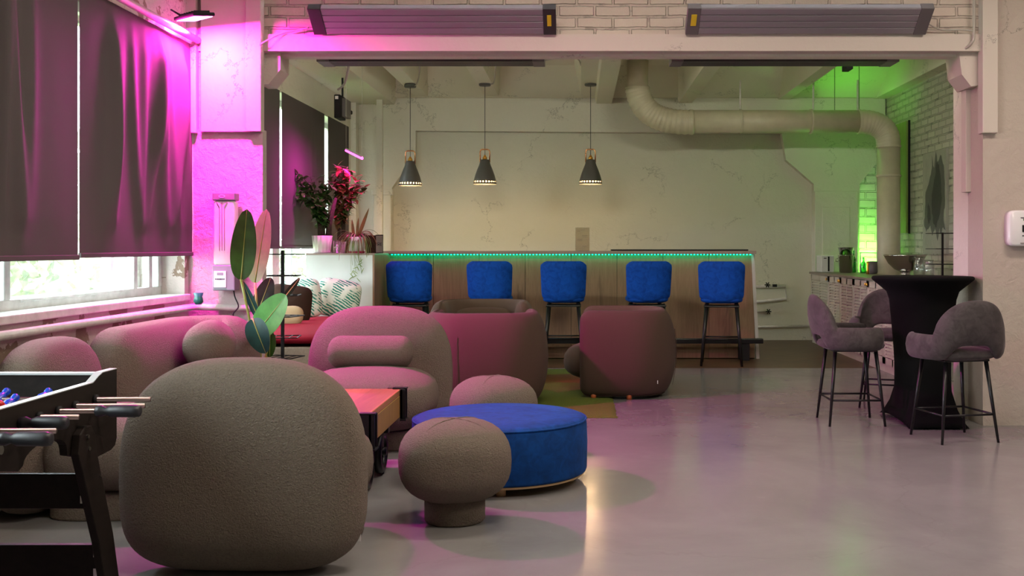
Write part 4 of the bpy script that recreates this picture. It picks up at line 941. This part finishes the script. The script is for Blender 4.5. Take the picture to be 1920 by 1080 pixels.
# ------------------------------------------------------------------ banana plant by the pillar
PY = 7.62
t = thing('potted_plant', at(487, 0, PY) * 1, 'tall broad leaved artificial plant standing by the white pillar', 'plant'); t.location.z = 0
bx_ = t.location.x
MB().lathe((bx_, PY, 0), [(.10, 0), (.14, .24), (.15, .25), (.14, .25), (.13, .235)], 28).build('pot', 'blackm', t, smooth=True); MB().lathe((bx_, PY, .21), [(.125, 0), (.125, .02)], 24).build('potting_soil', 'soil', t)
def bleaf(tip, base, width, mat, Y, dY=0, face=(0, -1, .1), fold=.12, droop=0, stem_to=True, stripes=True):
    b_, e_ = at(*base, Y), at(*tip, Y + dY); L = (e_ - b_).length; W = width * Y / F
    m = MB(); leaf(m, b_, (e_ - b_), face, L, W, droop, fold, 22, tipk=.5, nw=10)
    lf = m.build('leaf', mat, t, smooth=True)
    MB().tube([b_ + (e_ - b_) * k / 8 + Vector(face).normalized() * (-droop * L * (k / 8) ** 2 + .002) for k in range(9)], [.005 - .0005 * k for k in range(9)], 6).build('midrib', 'stem', lf, smooth=True)
    if stem_to:
        s0_ = V(bx_ + rnd.uniform(-.03, .03), PY, .23); mid = (s0_ + b_) / 2 + V((b_.x - s0_.x) * -.25, 0, 0)
        MB().tube(bez(s0_, mid, mid, b_, 10), .009, 8).build('stem', 'stem', t, smooth=True)
bleaf((463, 392), (452, 524), 47, 'dkleaf', 7.55, -.05, (.15, -1, .1))
bleaf((500, 392), (478, 530), 44, 'paleleaf', 7.66, .05, (-.25, -1, .05))
bleaf((455, 527), (486, 598), 21, 'tealleaf', 7.58, -.02, (-.6, -1, .2))
bleaf((540, 553), (480, 625), 58, 'ltleaf', 7.54, -.08, (.1, -1, .5), .1, -.05)
bleaf((508, 520), (484, 585), 36, 'blkleaf', 7.72, .05)
bleaf((562, 521), (530, 562), 12, 'blkleaf', 7.66, .05, (.4, -1, .2))
bleaf((496, 662), (474, 598), 44, 'tealleaf', 7.08, -.06, (-.1, -1, .2), .2, .1)
bleaf((506, 670), (506, 622), 24, 'dkleaf', 7.62, 0)

# ------------------------------------------------------------------ plants on the white cabinet
def pot(c, r, h, mat, flutes=14, amp=.004):
    m = MB(); m.rings([[V(c[0] + (rr + amp * math.cos(flutes * a)) * math.cos(a), c[1] + (rr + amp * math.cos(flutes * a)) * math.sin(a), c[2] + z) for a in [2 * math.pi * k / 84 for k in range(84)]] for rr, z in [(r * .78, 0), (r * .85, h * .3), (r, h), (r * .9, h), (r * .86, h * .88)]]); return m
def bushy(name, c, r, h, label, stems, nl, L, W, mats, spread, zlo=.3, lean=(0, 0), cat='plant', bark='bark', seed=1, group='potted plants on the white cabinet', cloud=None):
    t = thing(name, c, label, cat, group); r_ = random.Random(seed)
    pot(c, r, h, 'pot').build('pot', 'pot', t, smooth=True); MB().lathe((c[0], c[1], c[2] + h * .86), [(r * .88, 0), (r * .88, .006)], 24).build('potting_soil', 'soil', t)
    MB().lathe(c, [(r * .9, .0), (r * 1.02, .012), (r * .8, .010)], 28).build('saucer', 'white', t)
    sm = MB(); lf = [MB() for _ in mats]; sp = Vector((lean[0], lean[1], 0))
    for s_ in range(stems):
        a = r_.uniform(0, 6.28); top = Vector(c) + V(math.cos(a) * spread * r_.uniform(.3, 1), math.sin(a) * spread * .6 * r_.random(), r_.uniform(.55, 1) * cloud) + sp
        b0 = Vector(c) + V(r_.uniform(-.04, .04), r_.uniform(-.03, .03), h * .88); mid = b0 + V(0, 0, (top.z - b0.z) * .6)
        P = bez(b0, mid, mid, top, 14); sm.tube(P, [.009 - .0005 * k for k in range(14)], 6)
        for k in range(nl):
            i = int(len(P) * r_.uniform(zlo, 1)) % len(P); i = max(i, int(zlo * 14)); d = V(r_.gauss(0, 1), r_.gauss(0, .8) - .1, r_.gauss(.1, .6))
            leaf(lf[r_.randrange(len(lf))], P[i] + V(r_.gauss(0, .012), r_.gauss(0, .012), 0), d, (0, 0, 1), L * r_.uniform(.7, 1.25), W * r_.uniform(.7, 1.2), r_.uniform(.1, .5), .15, 5, nw=2)
    sm.build('stems', bark, t, smooth=True)
    for q, mt in zip(lf, mats): q.build('foliage', mt, t, smooth=True)
    return t
YP = 11.95
c1 = at(604, 474, YP); c1.z = wz + .001
tp = bushy('potted_plant', tuple(c1), .113, .195, 'tall small leaved houseplant in a white ribbed pot on the cabinet', 14, 46, .085, .055, ['midleaf', 'dkleaf', 'midleaf'], .26, .22, (-.08, .0), seed=5, cloud=.90)
MB().tube([(c1.x + .07, YP, wz + .17), (c1.x + .08, YP, wz + .34), (c1.x + .15, YP + .02, wz + .62)], [.035, .032, .016], 10).build('trunk', 'bark', tp, smooth=True)
c2 = at(640, 474, 12.1); c2.z = wz + .001
t2 = bushy('potted_plant', tuple(c2), .07, .13, 'tallest houseplant with reddish pink lit leaves over the cabinet', 13, 48, .10, .055, ['redleaf', 'midleaf', 'redleaf'], .25, .30, (.05, .0), seed=8, cloud=1.08)
c3 = at(669, 474, 11.84); c3.z = wz + .001
t3 = thing('spider_plant', tuple(c3), 'spider plant with arching striped leaves in a white pot, magenta saucer', 'plant', 'potted plants on the white cabinet')
pot((c3.x, c3.y, c3.z + .02), .098, .16, 'pot', 10, .005).build('pot', 'pot', t3, smooth=True); MB().lathe(tuple(c3), [(.08, 0), (.095, .02), (.085, .022)], 28).build('saucer', 'magenta', t3); MB().lathe((c3.x, c3.y, c3.z + .15), [(.085, 0), (.085, .006)], 24).build('potting_soil', 'soil', t3)
def strap(m, b_, d, L, W, up0, g):
    d = Vector(d).normalized(); P = []; p = Vector(b_); v = (d * 1 + V(0, 0, up0)).normalized()
    for k in range(13): P.append(p.copy()); p = p + v * (L / 12); v = (v + V(0, 0, -g / 12 * 2)).normalized()
    s_ = d.cross(V(0, 0, 1)).normalized() if abs(d.z) < .99 else V(1, 0, 0)
    m.grid(lambda i, j: P[i] + s_ * (j - 1) * W / 2 * (math.sin(math.pi * min(.98, (i + 1) / 13.2)) ** .5) + V(0, 0, .3 * W * abs(j - 1)), 13, 3)
fm = MB(); fm2 = MB()
for k in range(70):
    a = rnd.uniform(0, 6.28); strap(fm if k % 3 else fm2, (c3.x + .02 * math.cos(a), c3.y + .02 * math.sin(a), c3.z + .16), (math.cos(a), math.sin(a) * .8 - .1, 0), rnd.uniform(.22, .42), .012, rnd.uniform(.5, 2.2), rnd.uniform(1.6, 3.2))
fm.build('foliage', 'spider', t3, smooth=True); fm2.build('foliage', 'redleaf', t3, smooth=True)
m = MB(); leaf(m, (c3.x + .01, c3.y, c3.z + .16), (.38, -.05, 1), (0, -1, 0), .37, .04, 0, .3, 10); leaf(m, (c3.x - .03, c3.y, c3.z + .16), (-.1, -.05, 1), (0, -1, 0), .22, .035, 0, .3, 10); leaf(m, (c3.x + .0, c3.y - .01, c3.z + .16), (.1, -.05, 1), (0, -1, 0), .24, .03, 0, .3, 10); m.build('upright_leaves', 'redleaf', t3, smooth=True)
m = MB()
for k in range(9):
    a = rnd.uniform(-.06, .06); m.tube(bez((c3.x + a * .5, wy0 + .03, wz + .14), (c3.x + a, wy0 - .08, wz + .14), (c3.x + a, wy0 - .05, wz - .05), (c3.x + a * 1.5 + .02, wy0 - .03, wz - rnd.uniform(.05, .24)), 12), .0018, 5)
for k in range(14): leaf(m, (c3.x + rnd.uniform(-.03, .10), wy0 - .03, wz - rnd.uniform(.10, .27)), (rnd.gauss(0, 1), -.3, rnd.gauss(0, 1)), (0, -1, 0), .07, .01, .2, 0, 5, nw=2)
m.build('runners', 'spider', t3, smooth=True)
m = MB(); cc = at(633, 474, 11.86); cc.z = wz + .001; m.lathe(cc, [(.045, 0), (.05, .14), (.046, .14), (.042, .01)], 24); o = m.build('glass_jar', 'clear', None, smooth=True); tag(o, 'small clear glass jar between the two white pots', 'jar')
a, b = at(688, 0, 11.95), at(706, 0, 11.95); o = MB().box(a.x, b.x, 11.9, 12.0, wz + .001, wz + .20).build('dark_box', 'brownp', None, bevel=.006); tag(o, 'dark upright box behind the spider plant', 'box')
t = thing('sign_stand', (at(712, 0, 11.9).x, 11.9, wz), 'small black framed white sign at the cabinet edge', 'sign')
a, b = at(705, 0, 11.9), at(717.5, 0, 11.9)
MB().box(a.x - .004, b.x + .004, 11.9, 11.915, wz + .001, at(0, 440, 11.9).z).build('sign_frame', 'blackm', t); MB().box(a.x + .001, b.x - .001, 11.897, 11.9, wz + .008, at(0, 442, 11.9).z).build('sign_face', 'paper', t)
text('lettering', 'ЯE', (at(711.6, 0, 11.9).x, 11.896, at(0, 461, 11.9).z), (R(90), 0, 0), .052, 'ink', t, .0006)

# ------------------------------------------------------------------ cocktail table with stretch cover
tx, ty, th_ = 2.617, 8.12, 1.105
t = thing('cocktail_table', (tx, ty, 0), 'high round cocktail table in a black stretch cover', 'cocktail table')
cs = [math.atan2(y, x) for x, y in ((.225, -.40), (-.225, -.40), (-.225, .40), (.225, .40))]
m = MB(); prf = [(.365, 1.105), (.373, 1.098), (.375, 1.088), (.37, 1.078), (.33, 1.045), (.265, .99), (.245, .93), (.232, .80), (.222, .62), (.222, .50), (.232, .38), (.25, .26), (.285, .13), (.33, .04), (.36, .005)]
rr = [[V(tx + .01 * math.cos(a), ty + .01 * math.sin(a), 1.106) for a in [2 * math.pi * k / 96 for k in range(96)]]]
for r, z in prf:
    ring = []
    for k in range(96):
        a = 2 * math.pi * k / 96; f = max(0, (.75 - z) / .75) ** 1.6
        def sq(a):
            # polygon radius through the four feet
            best = 9
            P_ = [(.225, -.40), (-.225, -.40), (-.225, .40), (.225, .40)]
            hx, hy = .225, .40; c, s_ = math.cos(a), math.sin(a)
            return min(hx / max(abs(c), 1e-6), hy / max(abs(s_), 1e-6))
        ps = sq(a) * .98; R_ = r * (1 - f) + ps * f * (r / .36) ; zz = z
        ring.append(V(tx + R_ * math.cos(a), ty + R_ * math.sin(a), zz + (.05 * f * f * (1 - (ps / .459) ** 2) if z < .05 else 0)))
    rr.append(ring)
m.rings(rr, caps=True).build('stretch_cover', 'stretch', t, smooth=True)

# ------------------------------------------------------------------ grey velvet counter stools
def grey_stool():
    t = thing('counter_stool', (0, 0, 0), 'x', 'bar stool', 'grey velvet counter stools around the cocktail table')
    # faces +y; curved shell wraps the back (at -y) and both arms
    m = MB(); nu, nv = 81, 12; rr = []
    def prof(ph):
        a = abs(ph); u = abs(spow(math.sin(R(a)), .78)) * .275 / .235
        top = .735 + (.235 * max(0, 1 - u ** 2.4) ** .5 if a < 90 else 0)
        bot = .565 + .10 * math.exp(-(a / 30) ** 4)
        return top, bot
    for i in range(nu):
        ph = -135 + 270 * i / (nu - 1); a = R(ph); top, bot = prof(ph)
        # squarish plan
        cx_, cy_ = math.sin(a), -math.cos(a)
        sx = spow(cx_, .78) * .275; sy = spow(cy_, .80) * .235
        edge = min(1, (135 - abs(ph)) / 8 + .25)
        ring = []; tk = .024 * (.45 + .55 * edge); zm = (top + bot) / 2; hh = (top - bot) / 2 * (.80 + .20 * edge)
        n_ = V(cx_, cy_, 0).normalized(); lean = .10
        for k in range(28):
            q = 2 * math.pi * k / 28; z = zm + spow(math.sin(q), .45) * hh; o_ = spow(math.cos(q), .8) * tk
            out = lean * (z - .60) * max(0, math.cos(R(min(abs(ph), 90)))) + .02 * math.sin(math.pi * max(0, min(1, (z - bot) / (top - bot))))
            ring.append(V(sx, sy, z) + n_ * (o_ + out))
        rr.append(ring)
    m.rings(rr).build('backrest_shell', 'grey', t, smooth=True)
    puff(MB(), superell(.235, .235, 3.5, 48), Matrix.Translation((0, .01, .595)), .048, 2.6, 10).build('seat', 'grey', t, smooth=True)
    MB().box(-.17, .17, -.16, .17, .548, .565).build('seat_frame', 'black', t, bevel=.006)
    for sx in (-1, 1):
        for sy in (-1, 1): MB().tube([(sx * .15, sy * .15 + .01, .56), (sx * .21, sy * .205 + .01, 0)], [.015, .009], 12).build('leg', 'black', t, smooth=True)
    m = MB(); z = .19; k = .15 + .06 * (.56 - z) / .56; h = .15 + .055 * (.56 - z) / .56
    for p, q_ in (((-k, -h + .01), (k, -h + .01)), ((k, -h + .01), (k, h + .01)), ((k, h + .01), (-k, h + .01)), ((-k, h + .01), (-k, -h + .01))): m.tube([(*p, z), (*q_, z)], .0075, 8)
    m.build('footrest', 'black', t, smooth=True); return t
g0 = grey_stool()
for i, (x, y, a, lab) in enumerate([(2.60, 7.38, 12, 'grey counter stool in front of the cocktail table, back to camera'), (2.05, 8.09, -90, 'grey counter stool left of the cocktail table, seen from its side'), (2.60, 8.98, 180 - 20, 'grey counter stool mostly hidden behind the cocktail table')]):
    o = g0 if i == 0 else copy_tree(g0); o.location = (x, y, 0); o.rotation_euler.z = R(a); o['label'] = lab

# ------------------------------------------------------------------ louvred cabinets along the right wall
FX, CT = 3.25, .985
edges = [14.93, 13.88, 12.62, 11.36, 10.10, 8.84]
labs = ['cream louvred cabinet in the far corner, under the steel bucket', 'cream louvred cabinet second from the far corner', 'cream louvred cabinet behind the left grey stool', 'cream louvred cabinet behind the hidden grey stool', 'cream louvred cabinet nearest the camera, behind the cocktail table']
for k in range(5):
    y1, y0 = edges[k] - .004, edges[k + 1] + .004; t = thing('louvred_cabinet', (FX, (y0 + y1) / 2, 0), labs[k], 'cabinet', 'louvred cabinets along the right wall')
    MB().box(FX + .02, 3.82, y0, y1, 0, CT - .025).build('body', 'cab', t)
    nd = 1 if k == 0 else 2
    for j in range(nd):
        a = y1 - (y1 - y0) * j / nd - .004; b = y1 - (y1 - y0) * (j + 1) / nd + .004
        m = MB(); st = .05
        m.box(FX, FX + .02, b, b + st, .09, CT - .035); m.box(FX, FX + .02, a - st, a, .09, CT - .035); m.box(FX, FX + .02, b, a, CT - .105, CT - .035); m.box(FX, FX + .02, b, a, .09, .16); m.box(FX, FX + .02, (a + b) / 2 - .02, (a + b) / 2 + .02, .09, CT - .04)
        zz = .17
        while zz < CT - .12:
            m.add([(FX - .006, b + st, zz), (FX - .006, a - st, zz), (FX + .0195, a - st, zz + .030), (FX + .0195, b + st, zz + .030), (FX + .006, b + st, zz - .004), (FX + .006, a - st, zz - .004), (FX + .02, a - st, zz + .024), (FX + .02, b + st, zz + .024)], [(0, 1, 2, 3), (4, 5, 6, 7), (0, 1, 5, 4), (2, 3, 7, 6)]); zz += .036
        d = m.build('door', 'cab', t)
        kb = MB(); kb.lathe((FX - .02, (b + .03 if j == 0 else a - .03), CT - .09), [(.004, 0), (.011, .005), (.011, .028), (.004, .034)], 12); kb.build('knob', 'brass', d, smooth=True)
o = MB().box(FX - .02, 3.86, edges[-1], 14.95, CT - .024, CT + .002).build('worktop', 'counter', None, bevel=.003); tag(o, 'long grey brown worktop over the louvred cabinets', 'worktop')
ZT = CT + .003
# things on the worktop
t = thing('coffee_machine', (3.40, 14.65, ZT), 'white appliance with a black slot in the far worktop corner', 'appliance')
a, b = at(1540, 0, 14.55), at(1564, 0, 14.55)
MB().box(a.x, b.x, 14.55, 14.85, ZT, at(0, 479, 14.55).z).build('housing', 'white', t, bevel=.01)
MB().box(at(1552.5, 0, 14.54).x, at(1555.5, 0, 14.54).x, 14.543, 14.55, ZT + .015, at(0, 481, 14.5).z).build('slot', 'blackm', t); MB().box(at(1545, 0, 14.54).x, at(1550, 0, 14.54).x, 14.543, 14.55, at(0, 485, 14.5).z, at(0, 483.5, 14.5).z).build('display', 'blackm', t)
t = thing('ice_bucket', (at(1587, 0, 14.3).x, 14.3, ZT), 'stacked shiny steel ice buckets left of the green glow', 'bucket')
bxx = at(1586, 0, 14.3).x
MB().lathe((bxx, 14.3, ZT), [(.075, 0), (.085, .01), (.105, .23), (.112, .235), (.104, .236), (.07, .02)], 36).build('lower_bucket', 'chrome', t, smooth=True)
MB().lathe((bxx, 14.3, ZT + .236), [(.085, 0), (.10, .10), (.112, .104), (.10, .106), (.075, .01)], 36).build('upper_bucket', 'chrome', t, smooth=True)
for sx in (-1, 1): MB().tube([(bxx + sx * .105, 14.3, ZT + .15), (bxx + sx * .135, 14.3, ZT + .15), (bxx + sx * .135, 14.3, ZT + .19), (bxx + sx * .108, 14.3, ZT + .19)], .005, 6).build('handle', 'chrome', t, smooth=True)
def bottle(x, y, r, h, mat, lab, name='bottle', cat='bottle', neck=.35):
    m = MB().lathe((x, y, ZT), [(r * .8, 0), (r, .012), (r, h * .55), (r * .9, h * .62), (r * neck, h * .74), (r * neck, h * .98), (r * neck * 1.15, h), (r * neck * .6, h)], 24); o = m.build(name, mat, None, smooth=True); return tag(o, lab, cat, 'glassware on the worktop')
bottle(at(1603, 0, 14.35).x, 14.42, .035, .30, 'green_glass', 'slim green glass bottle right beside the steel buckets')
bottle(at(1619, 0, 14.1).x, 14.1, .034, .21, 'green_glass', 'short green bottle in front of the bright green niche')
t = thing('picture_frame', (at(1628, 0, 14.3).x, 14.3, ZT), 'thin clear framed pane standing before the bright niche', 'frame')
a, b = at(1612, 0, 14.3), at(1648, 0, 14.3); z1 = at(0, 473, 14.3).z
m = MB(); m.box(a.x, b.x, 14.29, 14.30, z1 - .012, z1); m.box(a.x, b.x, 14.29, 14.30, ZT, ZT + .012); m.box(a.x, a.x + .012, 14.29, 14.30, ZT, z1); m.box(b.x - .012, b.x, 14.29, 14.30, ZT, z1); m.build('frame', 'whitecab', t); MB().box(a.x, b.x, 14.294, 14.297, ZT, z1).build('pane', 'clear', t)
m = MB().lathe((at(1636, 0, 13.8).x, 13.8, ZT), [(.05, 0), (.065, .02), (.062, .16), (.058, .16), (.05, .02)], 24); o = m.build('dark_cup', 'greycap', None, smooth=True); tag(o, 'dark round tumbler standing in front of the thin clear frame', 'cup')
m = MB().lathe((at(1627, 0, 13.6).x, 13.6, ZT), [(.02, 0), (.018, .05), (.012, .10), (.02, .15), (.006, .16)], 16); o = m.build('tiny_vase', 'brass', None, smooth=True); tag(o, 'tiny brass bud vase beside the dark tumbler', 'vase')
by = 12.3; bcx = at(1697, 0, by).x
t = thing('punch_bowl', (bcx, by, ZT), 'large tarnished silver footed bowl behind the cocktail table', 'bowl')
MB().lathe((bcx, by, ZT), [(.10, 0), (.105, .012), (.06, .02), (.055, .045), (.062, .05), (.055, .055)], 36).build('foot', 'chrome', t, smooth=True)
MB().lathe((bcx, by, ZT + .055), [(.05, 0), (.12, .03), (.19, .10), (.235, .185), (.245, .2), (.23, .19), (.18, .105), (.11, .04), (.01, .02)], 48).build('basin', 'chrome', t, smooth=True)
for px, y, r, h, lab in ((1724, 12.0, .065, .235, 'clear glass jar with a collar, close right of the silver bowl'), (1742, 11.9, .055, .20, 'smaller clear glass jar between the bowl and the black tiered stand')):
    m = MB().lathe((at(px, 0, y).x, y, ZT), [(r * .9, 0), (r, .012), (r, h * .75), (r * .8, h * .86), (r * .95, h), (r * .88, h), (r * .72, h * .86), (r * .92, h * .74), (r * .9, .02), (.01, .015)], 32); o = m.build('glass_jar', 'clear', None, smooth=True); tag(o, lab, 'jar', 'glassware on the worktop')
t = thing('tiered_stand', (at(1768, 0, 11.2).x, 11.2, ZT), 'black three tier stand on the worktop in front of the painting', 'stand')
sx_ = at(1767, 0, 11.2).x
MB().box(sx_ - .01, sx_ + .01, 11.19, 11.21, ZT, at(0, 436, 11.2).z).build('pole', 'black', t)
for py in (437.5, 466.5, 495.5):
    z = at(0, py, 11.2).z; q = Matrix.Translation((sx_, 11.2, z)) @ Matrix.Rotation(R(6), 4, 'Z'); m = MB()
    for a in (-.125, .125): m.box(a - .004, a + .004, -.125, .125, -.004, .004, q); m.box(-.125, .125, a - .004, a + .004, -.004, .004, q)
    for a in (-.06, 0, .06): m.box(a - .003, a + .003, -.125, .125, -.003, .003, q); 
    m.build('tier', 'black', t)
MB().box(sx_ - .1, sx_ + .1, 11.1, 11.3, ZT, ZT + .01).build('base', 'black', t)

# ------------------------------------------------------------------ paintings on the brick side wall
PX = 4.38
t = thing('painting', (PX - .03, 13.0, 1.25), 'tall grey canvas with a dark brushed shape on white brick', 'painting')
ya, yb, za, zb = 12.62, 13.47, 1.25, 2.50
MB().box(PX - .035, PX - .002, ya, yb, za, zb).build('canvas', 'canvas', t)
def blob(pts, mat, x, name='brushwork'):
    MB().add([(x, yb - u * (yb - ya), za + v * (zb - za)) for u, v in pts], [tuple(range(len(pts)))]).build(name, mat, t)
pp = [(.10, .40), (.14, .62), (.30, .72), (.42, .86), (.40, .97), (.50, .84), (.58, .99), (.66, .88), (.78, .96), (.92, .84), (.95, .66), (.97, .48), (.90, .34), (.98, .22), (.86, .26), (.84, .14), (.74, .24), (.66, .12), (.55, .25), (.42, .18), (.34, .28), (.16, .22), (.06, .30)]
def rough_edge(P_, sd):
    r_ = random.Random(sd); out = []
    for i, a in enumerate(P_):
        b = P_[(i + 1) % len(P_)]
        for k in range(4): q = k / 4; out.append((a[0] + (b[0] - a[0]) * q + r_.uniform(-.012, .012), a[1] + (b[1] - a[1]) * q + r_.uniform(-.012, .012)))
    return out
blob(rough_edge(pp, 3), 'smear2', PX - .036)
blob(rough_edge([(.42, .40), (.40, .58), (.56, .76), (.60, .9), (.72, .86), (.80, .70), (.84, .5), (.72, .36), (.6, .26), (.48, .3)], 4), 'smear', PX - .0365)
blob(rough_edge([(.2, .36), (.24, .5), (.34, .46), (.36, .34), (.28, .28)], 5), 'smear', PX - .0366)
t = thing('painting', (PX - .03, 14.4, 1.5), 'narrow seen canvas edge with green yellow paint beside the duct', 'painting')
MB().box(PX - .05, PX - .002, 14.1, 14.95, 1.52, 3.0).build('canvas', 'canvas2', t); MB().box(PX - .026, PX - .001, 14.085, 14.1, 1.51, 3.01).build('frame_edge', 'blackm', t)

# wall pipes low at the right of the bar
t = thing('water_pipes', at(1450, 560, 15.2), 'thin old water pipes with valves low on the back wall', 'pipe')
def wp(px, py): return at(px, py, 15.24)
m = MB(); m.tube([wp(1405, 537), wp(1473, 536), wp(1474, 560), wp(1405, 567)], .022, 8); m.build('upper_loop', 'pipe', t, smooth=True)
m = MB(); m.tube([wp(1405, 584), wp(1444, 583)], .016, 8); m.build('middle_pipe', 'pipe', t, smooth=True)
m = MB(); m.tube([wp(1405, 613), wp(1520, 611)], .018, 8); m.build('lower_pipe', 'pipe', t, smooth=True)
for px, py in ((1438, 534), (1440, 584)):
    c = wp(px, py) + V(0, -.04, 0); m = MB()
    for k in range(3): a = math.pi * k / 3; m.tube([c - V(.04 * math.cos(a), 0, .04 * math.sin(a)), c + V(.04 * math.cos(a), 0, .04 * math.sin(a))], .008, 6)
    m.build('valve', 'blackm', t)
MB().box(wp(1448, 0).x, wp(1456, 0).x, 15.2, 15.24, wp(0, 538).z, wp(0, 533).z).build('coupling', 'blackm', t)
